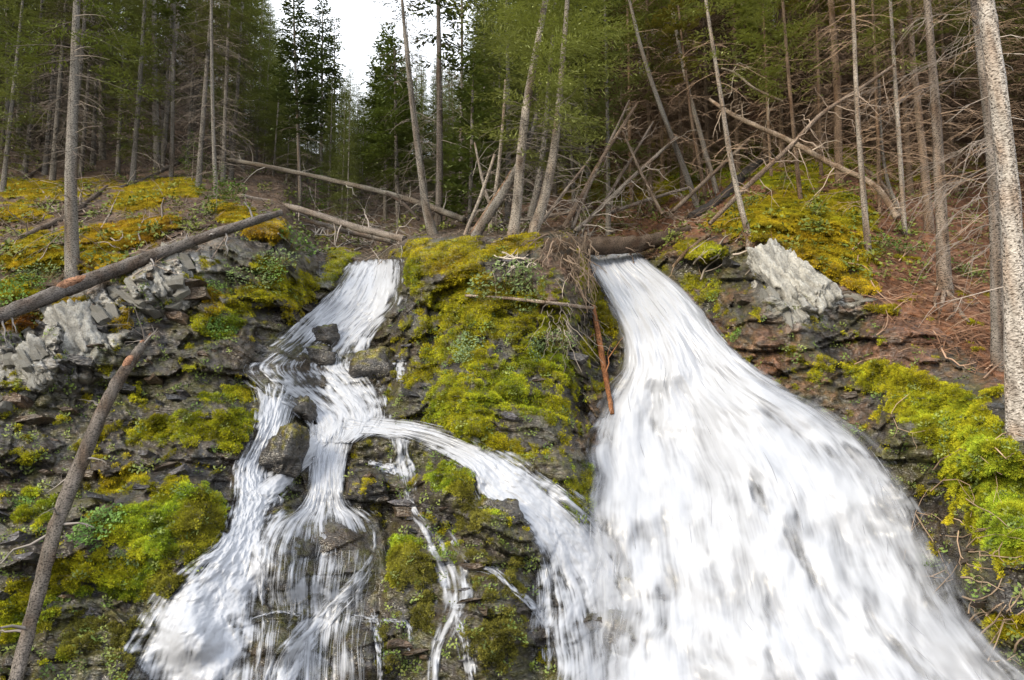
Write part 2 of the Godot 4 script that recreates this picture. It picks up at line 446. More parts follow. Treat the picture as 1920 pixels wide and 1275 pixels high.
func build_terrain() -> void:
	for z in [zmoss, zhue, zsoil, zlight, zbump]:
		z.resize(ZW * ZH)
	zhue.fill(0.4)
	for e in MOSS:
		ellipse(zhue, e, e[6], true)
		ellipse(zmoss, e, e[5])
	for y in range(52, ZH):
		for x in ZW:
			zmoss[y * ZW + x] = maxf(zmoss[y * ZW + x], 0.30)
	for e in SOIL:
		ellipse(zsoil, e, e[5])
	for e in BUMPS:
		ellipse(zbump, e, e[5])
	for e in PALE:
		ellipse(zlight, e, e[5])
	nz.mossa = fnl(41, 1.5, 3); nz.mossb = fnl(42, 5.5, 3)
	nz.low = fnl(43, 0.35, 3); nz.mid = fnl(44, 1.6, 3); nz.fine = fnl(45, 7.0, 2)
	var cell := fnl(46, 1.3, 1, FastNoiseLite.TYPE_CELLULAR)
	cell.cellular_return_type = FastNoiseLite.RETURN_CELL_VALUE
	nz.block = cell
	var cell2 := fnl(47, 3.4, 1, FastNoiseLite.TYPE_CELLULAR)
	cell2.cellular_return_type = FastNoiseLite.RETURN_CELL_VALUE
	nz.block2 = cell2
	var bil := fnl(48, 3.2, 1, FastNoiseLite.TYPE_CELLULAR)
	bil.cellular_return_type = FastNoiseLite.RETURN_DISTANCE
	nz.cushion = bil
	nz.tone = fnl(49, 0.8, 3)
	nz.mossk = fnl(50, 2.4, 4)
	var u := -360.0
	while u < -0.5:
		us.append(u); u += 18.0
	iu0 = us.size()
	for k in 641:
		us.append(k * 3.0)
	for k in range(1, 21):
		us.append(1920.0 + k * 18.0)
	var vv := 1440.0
	while vv > 3.0:
		vs.append(vv); vv -= 3.0
	var w := us.size()
	var h := vs.size()
	D.resize(w * h); DS.resize(w * h); MS.resize(w * h)
	var pos := PackedVector3Array(); pos.resize(w * h)
	var col := PackedColorArray(); col.resize(w * h)
	var ok := PackedByteArray(); ok.resize(w * h)
	for x in w:
		u = us[x]
		var c := column(u)
		var vb := c[10]
		var vtop := c[18]
		for y in h:
			var v := vs[y]
			var k := y * w + x
			if v < vtop - 3.0:
				ok[k] = 0
				D[k] = c[19]; DS[k] = c[19]
				pos[k] = at(u, v, c[19])
				continue
			ok[k] = 1
			var d := profile(c, v)
			var p := at(u, v, d)
			var face := smoothstep(vb - 25.0, vb + 30.0, v)
			var low: float = nz.low.get_noise_3dv(p)
			var mid: float = nz.mid.get_noise_3dv(p)
			var fine: float = nz.fine.get_noise_3dv(p)
			# bedding: steps that dip gently across the face
			var hgt := p.y + p.x * 0.10 + low * 0.45
			var l1 := hgt / 0.21
			var i1 := floorf(l1)
			var f1 := l1 - i1
			var l2 := hgt / 0.067 + mid
			var i2 := floorf(l2)
			var st := (hash1(int(i1)) - 0.5) * 0.20 - 0.06 * f1
			var st2 := (hash1(int(i2) + 500) - 0.5) * 0.055
			var q := Vector3(p.x * 0.8, p.y * 1.7 + p.x * 0.1, p.z * 0.8)
			var bl: float = nz.block.get_noise_3dv(q) * 0.12 + nz.block2.get_noise_3dv(q) * 0.055
			var lt := zone(zlight, u, v)
			if lt > 0.0:
				# fractured pale beds that dip steeply
				var l3 := (p.x * 0.80 + p.y * 0.58 + low * 0.3 + mid * 0.06) / 0.15
				var i3 := floorf(l3)
				var l4 := (-p.x * 0.5 + p.y * 0.8 + mid * 0.15) / 0.42 + hash1(int(i3) + 40) * 3.0
				var i4 := floorf(l4)
				var s3 := (hash1(int(i3) * 17 + int(i4) * 5 + 11) - 0.5) * 0.30 + 0.05 * (l3 - i3) - (0.07 if l3 - i3 < 0.12 or l4 - i4 < 0.07 else 0.0)
				st = lerpf(st, s3, lt)
				st2 *= 1.0 - lt * 0.7
			var bump := zone(zbump, u, v)
			bump = bump * bump * (3.0 - 2.0 * bump / 0.42) / 0.42 if bump < 0.42 else 0.42
			d -= bump
			var calm: float = clampf(0.55 + 1.5 * nz.tone.get_noise_3dv(p * 0.8 + Vector3(7, 0, 3)), 0.15, 1.3)
			var rel := face * (low * 0.42 + mid * 0.14 + st * lerpf(calm, 1.0, lt) + st2 * calm * 0.8 + bl * 1.15 + fine * 0.035)
			var tl := (p.y + low * 1.6 + mid * 0.55) / 0.8
			var tf := tl - floorf(tl)
			var riser := 1.0 - smoothstep(0.12, 0.34, tf) if tf > 0.06 else tf / 0.06
			var near := clampf((24.0 - d) / 8.0, 0.0, 1.0) * (1.0 - face) * (1.0 - zone(zsoil, u, v))
			rel += (1.0 - face) * (low * 0.25 + mid * 0.12 + fine * 0.04) + near * (0.16 * (1.0 - smoothstep(0.0, 0.9, tf)) - 0.1)
			rel *= 1.0 - 0.6 * zone(zwater, u, v)
			var m := mossiness(u, v, p)
			if m > 0.0:
				var cu: float = nz.cushion.get_noise_3dv(p)   # -1 at cell middles
				m *= 1.0 - near * 0.5 * smoothstep(0.78, 0.97, tf)
				rel = lerpf(rel, rel * 0.85 + lerpf(0.05, 0.02, face) - cu * lerpf(0.16, 0.055, face), m)
			D[k] = d - rel
			DS[k] = d - face * (low * 0.42 + mid * 0.07)
			MS[k] = m
			p = at(u, v, D[k])
			pos[k] = p
			# colour
			var tone: float = nz.tone.get_noise_3dv(p)
			var bed := hash1(int(i1) * 3 + int(i2) + 90)
			var rc := Color(0.078, 0.074, 0.072).lerp(Color(0.175, 0.167, 0.17), clampf(0.5 + tone * 1.2 + (bed - 0.5) * 0.7, 0, 1))
			rc = rc.lerp(Color(0.155, 0.11, 0.065), clampf(0.35 + mid * 0.9, 0.0, 0.8) * 0.8)
			rc = rc.lerp(Color(0.15, 0.146, 0.025), clampf(0.22 + tone * 0.9 + fine * 0.6, 0.0, 0.75))
			if lt > 0.0:
				rc = rc.lerp(Color(0.84, 0.825, 0.79) * (0.7 + 0.6 * hash1(int(floorf((p.x * 0.80 + p.y * 0.58 + low * 0.3 + mid * 0.06) / 0.15)) + 7)), clampf(lt * 1.2 - 0.3 + mid * 0.6, 0, 1) * 0.8)
			var so := zone(zsoil, u, v)
			so = maxf(so, (1.0 - face) * 0.9)
			if so > 0.0:
				var red := clampf((u - 900.0) / 350.0, 0.0, 1.0)
				var sc := Color(0.15, 0.105, 0.078).lerp(Color(0.20, 0.095, 0.055), red).lerp(Color(0.26, 0.19, 0.145).lerp(Color(0.40, 0.21, 0.13), red), clampf(0.5 + fine + mid * 0.5, 0, 1))
				rc = rc.lerp(sc, clampf(so * 1.5 - 0.35 + mid * 0.7 + fine * 0.5, 0, 1))
			if m > 0.0:
				var hue := zone(zhue, u, v) + tone * 0.22 + fine * 0.12
				rc = rc.lerp(moss_color(hue, 0.7 + 0.6 * nz.mossk.get_noise_3dv(p)), smoothstep(0.1, 0.6, m))
			col[k] = rc
	# smooth DS a little across neighbours
	for pass_ in 2:
		var src := DS.duplicate()
		for y in range(3, h - 3):
			for x in range(3, w - 3):
				var k := y * w + x
				DS[k] = (src[k] + src[k - 3] + src[k + 3] + src[k - 3 * w] + src[k + 3 * w]) * 0.2
	var nor := PackedVector3Array(); nor.resize(w * h)
	for y in h:
		for x in w:
			var k := y * w + x
			var a := pos[k - 1 if x > 0 else k]
			var b := pos[k + 1 if x < w - 1 else k]
			var e := pos[k - w if y > 0 else k]
			var g := pos[k + w if y < h - 1 else k]
			nor[k] = (b - a).cross(g - e).normalized()
	# rows go up, columns go right: two sheets, the rock face and the forest ground behind the brink
	var face_i := PackedInt32Array()
	var wet_i := PackedInt32Array()
	var back_i := PackedInt32Array()
	for x in w - 1:
		var vb2: float = column(us[x])[10]
		for y in h - 1:
			var k := y * w + x
			if ok[k] == 0 or ok[k + 1] == 0 or ok[k + w] == 0 or ok[k + w + 1] == 0:
				continue
			if vs[y] > vb2 - 12.0 and zone(zwet, us[x], vs[y]) > 0.5 and MS[k] < 0.15:
				wet_i.append_array(PackedInt32Array([k, k + w, k + 1, k + 1, k + w, k + w + 1]))
			elif vs[y] > vb2 - 12.0:
				face_i.append_array(PackedInt32Array([k, k + w, k + 1, k + 1, k + w, k + w + 1]))
			else:
				back_i.append_array(PackedInt32Array([k, k + w, k + 1, k + 1, k + w, k + w + 1]))
	for q in [["cliff", face_i, M.rock, "dark layered slate cliff face streaked with moss beneath the forest"], ["hillside", back_i, M.soil, "mossy brown forest floor rising behind the brink of the falls"], ["wet_rock", wet_i, M.wet, ""]]:
		# keep only the vertices that a sheet uses
		var remap := PackedInt32Array(); remap.resize(w * h); remap.fill(-1)
		var mb := MB.new()
		for k in q[1]:
			if remap[k] < 0:
				remap[k] = mb.v.size()
				mb.v.append(pos[k]); mb.n.append(nor[k]); mb.c.append(col[k])
			mb.i.append(remap[k])
		if q[0] == "wet_rock":
			part(M.cliff_node, "wet_rock", mb.mesh(), q[2])
			continue
		var o := single(q[0], mb.mesh(), q[2], q[3], "")
		o.set_meta("kind", "structure")
		o.set_meta("category", q[0])
		M[q[0] + "_node"] = o

# moss: tufts of short shoots on the cushions
func tuft_mesh(sd: int, count: int, hgt: float, spread: float) -> ArrayMesh:
	var r := RandomNumberGenerator.new(); r.seed = sd
	var mb := MB.new()
	for k in count:
		var a := r.randf() * TAU
		var o := Vector3(cos(a), 0, sin(a)) * spread * sqrt(r.randf())
		var d := (Vector3(cos(a), 0, sin(a)) * r.randf_range(0.1, 0.9) + Vector3.UP * r.randf_range(0.6, 1.1)).normalized() * hgt * r.randf_range(0.6, 1.3)
		var s := d.cross(Vector3(r.randf() - .5, r.randf() - .5, r.randf() - .5)).normalized() * hgt * 0.17
		mb.blade(o, d, s, Color(1, 1, 1) * r.randf_range(0.75, 1.25))
	return mb.mesh(M.moss)

func build_moss() -> void:
	var regions := [
		["cushions of golden moss on the ledge above the grey outcrop", Rect2(-400, 300, 980, 340)],
		["yellow-green moss on the dark rock beside the broken leaning log", Rect2(-400, 640, 900, 800)],
		["moss and liverwort covering the rock between the two falls", Rect2(580, 430, 590, 900)],
		["golden moss on the bank under the slender leaning trunks", Rect2(1170, 250, 700, 400)],
		["bright green moss mats hanging over the bank by the pale trunk", Rect2(1170, 640, 1200, 700)],
	]
	var t1 := tuft_mesh(5, 13, 0.024, 0.036)
	var r := RandomNumberGenerator.new(); r.seed = 99
	for q in regions:
		var rc: Rect2 = q[1]
		var xf: Array[Transform3D] = []
		var cols := PackedColorArray()
		var tries := int(rc.size.x * rc.size.y / 4.2)
		for k in tries:
			var u := rc.position.x + r.randf() * rc.size.x
			var v := rc.position.y + r.randf() * rc.size.y
			if u < -350 or u > 2260:
				continue
			var m := samp(MS, u, v)
			if m < 0.25 + r.randf() * 0.5:
				continue
			var p := ground(u, v)
			var du := ground(u + 4, v) - ground(u - 4, v)
			var dv := ground(u, v - 4) - ground(u, v + 4)
			var nn := du.cross(dv).normalized()
			var up := (nn + Vector3(0, 0.35, 0)).normalized()
			var ax := up.cross(Vector3(0.3, 0.1, 1)).normalized()
			var s := r.randf_range(0.6, 1.35)
			var b := Basis(ax, up, ax.cross(up)).rotated(up, r.randf() * TAU).scaled(Vector3.ONE * s)
			xf.append(Transform3D(b, p - up * 0.008))
			var tone: float = nz.tone.get_noise_3dv(p)
			var hue: float = zone(zhue, u, v) + tone * 0.25 + nz.fine.get_noise_3dv(p) * 0.15 + r.randfn(0, 0.05)
			cols.append(moss_color(hue, (0.92 + 1.0 * nz.mossk.get_noise_3dv(p)) * r.randf_range(0.85, 1.15)))
		var mm := MultiMesh.new()
		mm.transform_format = MultiMesh.TRANSFORM_3D
		mm.use_colors = true
		mm.mesh = t1
		mm.instance_count = xf.size()
		for k in xf.size():
			mm.set_instance_transform(k, xf[k])
			mm.set_instance_color(k, cols[k])
		var o := MultiMeshInstance3D.new()
		o.name = numbered("moss")
		o.multimesh = mm
		add_child(o)
		o.set_meta("kind", "stuff")
		o.set_meta("label", q[0])
		o.set_meta("category", "moss")

func scatter(called: String, label: String, m: Mesh, tries: int, rect: Rect2, seed_: int, test: Callable, tint: Callable) -> void:
	var r := RandomNumberGenerator.new(); r.seed = seed_
	var xf: Array[Transform3D] = []
	var cols := PackedColorArray()
	for k in tries:
		var u := rect.position.x + r.randf() * rect.size.x
		var v := rect.position.y + r.randf() * rect.size.y
		if not test.call(u, v, r):
			continue
		var p := ground(u, v)
		var nn := (ground(u + 4, v) - ground(u - 4, v)).cross(ground(u, v - 4) - ground(u, v + 4)).normalized()
		var up := (nn + Vector3(0, 0.6, 0)).normalized()
		var ax := up.cross(Vector3(0.3, 0.1, 1)).normalized()
		xf.append(Transform3D(Basis(ax, up, ax.cross(up)).rotated(up, r.randf() * TAU).scaled(Vector3.ONE * r.randf_range(0.6, 1.5)), p))
		cols.append(tint.call(u, v, r))
	var mm := MultiMesh.new()
	mm.transform_format = MultiMesh.TRANSFORM_3D
	mm.use_colors = true
	mm.mesh = m
	mm.instance_count = xf.size()
	for k in xf.size():
		mm.set_instance_transform(k, xf[k]); mm.set_instance_color(k, cols[k])
	var o := MultiMeshInstance3D.new()
	o.name = numbered(called)
	o.multimesh = mm
	add_child(o)
	o.set_meta("kind", "stuff"); o.set_meta("label", label); o.set_meta("category", called.split("_")[-1])

func build_litter() -> void:
	var r := RandomNumberGenerator.new(); r.seed = 21
	var mb := MB.new()
	for k in 9:
		var a := r.randf() * TAU
		var d := Vector3(cos(a), r.randf_range(-0.05, 0.5), sin(a)).normalized() * r.randf_range(0.10, 0.38)
		mb.blade(Vector3(r.randfn(0, .08), 0.01, r.randfn(0, .08)), d, d.cross(Vector3(r.randfn(0, .5), 1, r.randfn(0, .5))).normalized() * 0.006, Color(1, 1, 1) * r.randf_range(0.6, 1.4))
	scatter("forest_litter", "dry twigs and needles strewn over the forest floor", mb.mesh(M.twig), 9500, Rect2(-330, 180, 2560, 520), 5,
		func(u, v, _r): return v < column(u)[10] + 14.0 and v > column(u)[16] - 20.0 and samp(MS, u, v) < 0.3,
		func(u, _v, q): return (Color(0.22, 0.125, 0.08) if u > 1150 else Color(0.21, 0.165, 0.13)) * q.randf_range(0.5, 1.4))
	var g := leaf_mesh(71, 26, 0.16, 0.2, 0.06, Color(0.8, 0.8, 0.8), Color(1.2, 1.2, 1.2))
	scatter("low_undergrowth", "low green herbs scattered through the forest floor", g, 5200, Rect2(-330, 200, 2560, 340), 6,
		func(u, v, q): return v < column(u)[10] - 2.0 and v > column(u)[16] - 25.0 and nz.low.get_noise_2d(u * 0.06, v * 0.12) + q.randf_range(-0.2, 0.2) > 0.12,
		func(_u, _v, q): return Color(0.13, 0.19, 0.035).lerp(Color(0.24, 0.26, 0.05), q.randf()) * q.randf_range(0.6, 1.1))
	var h := leaf_mesh(72, 14, 0.06, 0.05, 0.035, Color(0.8, 0.8, 0.8), Color(1.2, 1.2, 1.2), false)
	scatter("rock_plants", "tiny green plants rooted in cracks of the cliff", h, 5200, Rect2(-20, 450, 1960, 830), 7,
		func(u, v, q): return v > column(u)[10] + 5.0 and zone(zwater, u, v) < 0.05 and nz.low.get_noise_2d(u * 0.05, v * 0.05) + q.randf_range(-0.3, 0.3) > 0.1,
		func(_u, _v, q): return Color(0.12, 0.19, 0.04).lerp(Color(0.26, 0.30, 0.08), q.randf()) * q.randf_range(0.5, 1.1))

# ------------------------------------------------------------------ water
func catmull(a: float, b: float, c: float, d: float, t: float) -> float:
	return 0.5 * (2.0 * b + (c - a) * t + (2.0 * a - 5.0 * b + 4.0 * c - d) * t * t + (3.0 * b - a - 3.0 * c + d) * t * t * t)

# rows: uL, vL, uR, vR, cover; returns a point in picture and its cover
func lane(rows: Array, s: float, t: float) -> Vector3:
	var x := t * (rows.size() - 1)
	var k := mini(int(x), rows.size() - 2)
	var f := x - k
	var a: Array = rows[maxi(k - 1, 0)]; var b: Array = rows[k]; var c: Array = rows[k + 1]; var d: Array = rows[mini(k + 2, rows.size() - 1)]
	var ul := catmull(a[0], b[0], c[0], d[0], f); var vl := catmull(a[1], b[1], c[1], d[1], f)
	var ur := catmull(a[2], b[2], c[2], d[2], f); var vr := catmull(a[3], b[3], c[3], d[3], f)
	return Vector3(lerpf(ul, ur, s), lerpf(vl, vr, s), lerpf(b[4], c[4], f))

# one sheet of running water: streaks of foam along the flow, splashes, frayed edges and gaps where rock shows
func water_sheet(parent: Node, rows: Array, nx: int, ny: int, opt: Dictionary) -> void:
	var sd: int = opt.get("seed", 1)
	var off: float = opt.get("off", 0.08)
	var lump: float = opt.get("lump", 0.05)
	var width: float = opt.get("width", 2.0)
	var length: float = opt.get("length", 4.0)
	var fray: float = opt.get("fray", 0.3)      # how far loose water reaches past the lane, as a share of its width
	var bias: float = opt.get("bias", 0.0)
	var kf: float = opt.get("k", 1.0)
	var splash: float = opt.get("splash", 0.45)
	var white: float = opt.get("white", 0.41)
	var fs: float = opt.get("fs", 4.5)
	var ft: float = opt.get("ft", 0.7)
	var fine: float = opt.get("fine", 1.0)
	var rocky: float = opt.get("rocky", 3.5)
	var smoothk: float = opt.get("smooth", 0.8)
	var n1 := fnl(sd, 1.0, 3)
	var n2 := fnl(sd + 1, 1.0, 2)
	var n3 := fnl(sd + 2, 0.9, 3)
	var n4 := fnl(sd + 3, 1.0, 4)
	var mb := MB.new()
	for y in ny + 1:
		var t := float(y) / ny
		for x in nx + 1:
			var s := lerpf(-fray, 1.0 + fray, float(x) / nx)
			var sm := s * width
			var tm := t * length
			var wob: float = n3.get_noise_2d(sm * 0.9 + 9.0, tm * 0.9)
			var q := lane(rows, s + wob * 0.09 / maxf(width, 0.5), t)
			sm += wob * 0.05
			var str1: float = n1.get_noise_2d(sm * 7.0, tm * 0.45)
			var str2: float = n2.get_noise_2d(sm * 26.0 + 40.0, tm * 0.9)
			var big: float = n3.get_noise_2d(sm * 1.6 + 3.0, tm * 0.8)
			var spl: float = n4.get_noise_2d(sm * fs + 20.0, tm * fs * ft)
			var e := minf(s + fray, 1.0 + fray - s) / (2.0 * fray)   # 0 at the outermost spray, 0.5 on the lane edge, 1 well inside
			var cover := q.z + bias + kf * (fine * (0.42 * str1 + 0.34 * str2) + 0.40 * big) + splash * spl
			var dsv := samp(DS, q.x, q.y)
			var dv := samp(D, q.x, q.y)
			cover += clampf((dv - dsv) * rocky, -0.75, 0.4)   # rock that stands proud parts the water
			cover -= maxf(0.0, 1.0 - e) * opt.get("drop", 1.35)
			if opt.has("holes"):
				cover -= opt.holes * smoothstep(0.22, 0.55, n4.get_noise_2d(sm * 1.5 + 70.0, tm * 0.55)) * smoothstep(0.25, 0.5, t)
			if t > 0.94:
				cover -= (t - 0.94) * 8.0 * opt.get("fade", 0.0)
			if t < 0.07:
				cover -= (0.07 - t) * 10.0 * opt.get("fadein", 0.0)
			var al := smoothstep(0.02, opt.get("soft", 0.85), cover)
			if e <= 0.0:
				al = 0.0
			var dd: float = dsv * smoothk + dv * (1.0 - smoothk)
			var o: float = off * (0.25 + 0.75 * clampf(e, 0.0, 1.0)) + lump * big + 0.05 * splash * spl + 0.006 * str1
			mb.v.append(at(q.x, q.y, dd - o))
			var w: float = white * (0.80 + 0.24 * smoothstep(-0.2, 1.3, cover + 0.35 * fine * str2))
			mb.c.append(Color(w * 0.915, w * 0.96, w * 1.07, al))
	for y in ny:
		for x in nx:
			var k := y * (nx + 1) + x
			if mb.c[k].a + mb.c[k + 1].a + mb.c[k + nx + 1].a + mb.c[k + nx + 2].a < 0.02:
				continue
			mb.i.append_array(PackedInt32Array([k, k + 1, k + nx + 1, k + 1, k + nx + 2, k + nx + 1]))
	mb.n.resize(mb.v.size())
	for y in ny + 1:
		for x in nx + 1:
			var k := y * (nx + 1) + x
			var a := mb.v[k - 1 if x > 0 else k]; var b := mb.v[k + 1 if x < nx else k]
			var c := mb.v[k - nx - 1 if y > 0 else k]; var d := mb.v[k + nx + 1 if y < ny else k]
			mb.n[k] = (b - a).cross(c - d).normalized()
	part(parent, "water_sheet", mb.mesh(), M.water)

# loose strands of falling water
func strands(parent: Node, rows: Array, count: int, opt: Dictionary) -> void:
	var r := RandomNumberGenerator.new(); r.seed = opt.get("seed", 7)
	var mb := MB.new()
	var nrm := opt.get("off", 0.08) as float
	for k in count:
		var s := r.randf()
		if r.randf() < opt.get("edges", 0.5):
			s = r.randf_range(-0.03, 0.12) if r.randf() < 0.5 else r.randf_range(0.88, 1.03)
		var t0 := r.randf_range(0.0, 0.95)
		var ln: float = r.randf_range(0.05, 0.16) * opt.get("ln", 1.0)
		var wd: float = r.randf_range(0.7, 2.0) * opt.get("wd", 1.0)
		var o := nrm * r.randf_range(0.4, 1.1) + r.randf_range(0.0, 0.04)
		var ds := r.randfn(0.0, 0.02)
		var w := r.randf_range(0.36, 0.48)
		var b := mb.v.size()
		var steps := 7
		for j in steps + 1:
			var f := float(j) / steps
			var q := lane(rows, s + ds * f, minf(t0 + ln * f, 0.999))
			var hw: float = wd * sin(PI * clampf(f, 0.06, 0.94))
			var dd := samp(DS, q.x, q.y) - o
			mb.v.append(at(q.x - hw, q.y, dd)); mb.v.append(at(q.x, q.y, dd - 0.008)); mb.v.append(at(q.x + hw, q.y, dd))
			for z in 3:
				mb.c.append(Color(w * 0.925, w * 0.965, w * 1.06, 0.4))
		for j in steps:
			for z in 2:
				var a := b + j * 3 + z
				mb.i.append_array(PackedInt32Array([a, a + 1, a + 3, a + 1, a + 4, a + 3]))
	var o2 := part(parent, "water_strands", mb.mesh(), M.water)
	o2.set_meta("kind", "stuff")

func flat(list: Array) -> Array:   # rows given as v, uL, uR, cover
	var o := []
	for q in list:
		o.append([q[1], q[0], q[2], q[0], q[3]])
	return o

var WL := {}
func define_water() -> void:
	WL.A = flat([[486, 668, 746, .75], [505, 655, 748, .9], [540, 630, 746, .85], [575, 600, 735, .9], [610, 562, 700, .8], [640, 532, 676, .95], [668, 490, 668, .8], [690, 464, 672, .75], [712, 480, 690, .75], [735, 508, 705, .7], [760, 552, 716, .7], [785, 580, 716, .7], [808, 588, 700, .6], [830, 592, 670, .5]])
	WL.B = [[484, 716, 560, 726, .7], [492, 748, 545, 755, .85], [488, 790, 532, 798, .9], [470, 830, 515, 838, .9], [452, 872, 496, 882, .85], [446, 902, 496, 912, .95], [446, 930, 512, 936, .95], [438, 962, 500, 970, .95], [430, 992, 490, 1000, .9], [412, 1026, 484, 1036, .85], [374, 1058, 480, 1080, .85], [330, 1105, 476, 1125, .8], [300, 1160, 468, 1170, .75], [265, 1220, 460, 1225, .75], [235, 1290, 455, 1290, .8], [210, 1360, 450, 1360, .8]]
	WL.B2 = [[586, 806, 622, 826, .6], [566, 832, 596, 852, .8], [538, 858, 564, 880, .8], [508, 884, 536, 908, .85], [478, 908, 508, 934, .9], [458, 926, 490, 950, .8]]
	WL.C = [[592, 796, 660, 796, .75], [588, 836, 648, 840, .8], [584, 876, 640, 880, .85], [580, 916, 642, 918, .75], [562, 950, 655, 948, .75], [518, 980, 692, 975, .62], [492, 1022, 714, 1010, .34], [482, 1066, 716, 1056, .22], [480, 1110, 705, 1100, .15], [486, 1150, 700, 1140, .2], [480, 1200, 690, 1200, .1], [470, 1290, 690, 1290, .15], [470, 1360, 690, 1360, .15]]
	WL.C2 = [[640, 948, 668, 944, .3], [676, 976, 708, 972, .55], [690, 1012, 716, 1016, .55], [676, 1050, 704, 1062, .5], [640, 1090, 676, 1108, .65], [598, 1130, 640, 1152, .75], [556, 1180, 606, 1196, .75], [516, 1232, 574, 1242, .8], [490, 1300, 556, 1300, .8], [480, 1360, 550, 1360, .8]]
	WL.C3 = [[520, 950, 560, 950, .4], [488, 990, 520, 1000, .6], [478, 1050, 505, 1060, .4], [480, 1120, 500, 1120, .2], [478, 1180, 500, 1180, .3], [470, 1260, 490, 1260, .3]]
	WL.E = [[636, 812, 650, 780, .6], [690, 812, 700, 788, .8], [760, 822, 775, 796, .85], [825, 848, 850, 815, .85], [880, 880, 915, 842, .9], [905, 925, 965, 868, .9], [950, 960, 1020, 905, .9], [1000, 1010, 1075, 950, .95], [1022, 1060, 1125, 1000, .9], [1035, 1120, 1180, 1050, .85], [1040, 1190, 1225, 1120, .8], [1045, 1270, 1260, 1220, .75], [1040, 1370, 1290, 1350, .75]]
	WL.G = [[1108, 478, 1196, 474, 1.0], [1112, 500, 1216, 494, 1.1], [1132, 540, 1272, 540, 1.2], [1158, 590, 1312, 585, 1.25], [1176, 640, 1345, 630, 1.25], [1176, 690, 1395, 682, 1.2], [1152, 735, 1452, 722, 1.1], [1132, 785, 1530, 765, 1.05], [1116, 835, 1595, 815, 1.0], [1122, 895, 1652, 878, 1.0], [1122, 955, 1690, 940, 1.0], [1124, 1020, 1722, 1005, 1.0], [1122, 1090, 1752, 1070, .95], [1120, 1160, 1795, 1145, .95], [1112, 1230, 1850, 1215, .95], [1100, 1300, 1915, 1290, 1.0], [1090, 1380, 1980, 1380, 1.0]]
	WL.tr = [
		[[735, 805, 765, 805, .5], [742, 845, 762, 848, .6], [745, 875, 775, 880, .6], [758, 925, 780, 925, .7], [765, 960, 795, 960, .6], [782, 990, 820, 985, .6], [805, 1030, 845, 1025, .6], [830, 1080, 865, 1075, .6], [835, 1130, 870, 1130, .6], [820, 1180, 850, 1180, .6], [808, 1240, 830, 1240, .7], [808, 1340, 840, 1340, .7]],
		[[840, 1130, 870, 1130, .5], [848, 1170, 868, 1170, .6], [860, 1210, 878, 1210, .7], [872, 1280, 890, 1280, .7], [876, 1340, 895, 1340, .7]],
		[[690, 870, 692, 862, .4], [730, 886, 735, 874, .7], [758, 895, 775, 882, .6]],
		[[840, 1022, 850, 1010, .3], [880, 1060, 886, 1052, .5], [925, 1075, 930, 1066, .5], [960, 1110, 968, 1102, .5], [995, 1140, 1005, 1132, .6], [1018, 1180, 1032, 1175, .5], [1022, 1240, 1034, 1240, .4]],
		[[920, 895, 935, 885, .5], [935, 950, 960, 940, .6], [965, 985, 985, 975, .7], [1000, 1015, 1020, 1005, .7], [1030, 1050, 1045, 1040, .6]],
		[[690, 1150, 705, 1150, .5], [695, 1170, 712, 1170, .6], [705, 1220, 715, 1220, .6], [708, 1300, 720, 1300, .6]],
		[[738, 660, 756, 660, .4], [742, 690, 758, 690, .7], [744, 715, 757, 715, .5]],
		[[640, 1155, 642, 1145, .4], [700, 1165, 702, 1155, .6], [755, 1175, 765, 1165, .5], [764, 1220, 772, 1220, .4]],
		[[460, 1170, 462, 1160, .4], [520, 1152, 522, 1142, .5], [560, 1160, 570, 1150, .5]],
	]
	for n in ["A", "B", "B2", "C", "C2", "E", "G"]:
		lanes.append(WL[n])
	zwater.resize(ZW * ZH)
	for y in range(56, ZH):
		for x in range(48, 300):
			if in_water(x * ZC - 400, y * ZC):
				zwater[y * ZW + x] = 1.0
	zwet.resize(ZW * ZH)
	for y in range(5, ZH - 5):
		for x in range(5, ZW - 5):
			if zwater[y * ZW + x] > 0.0:
				for b in range(-3, 5):
					for a in range(-5, 6):
						zwet[(y + b) * ZW + x + a] = 1.0

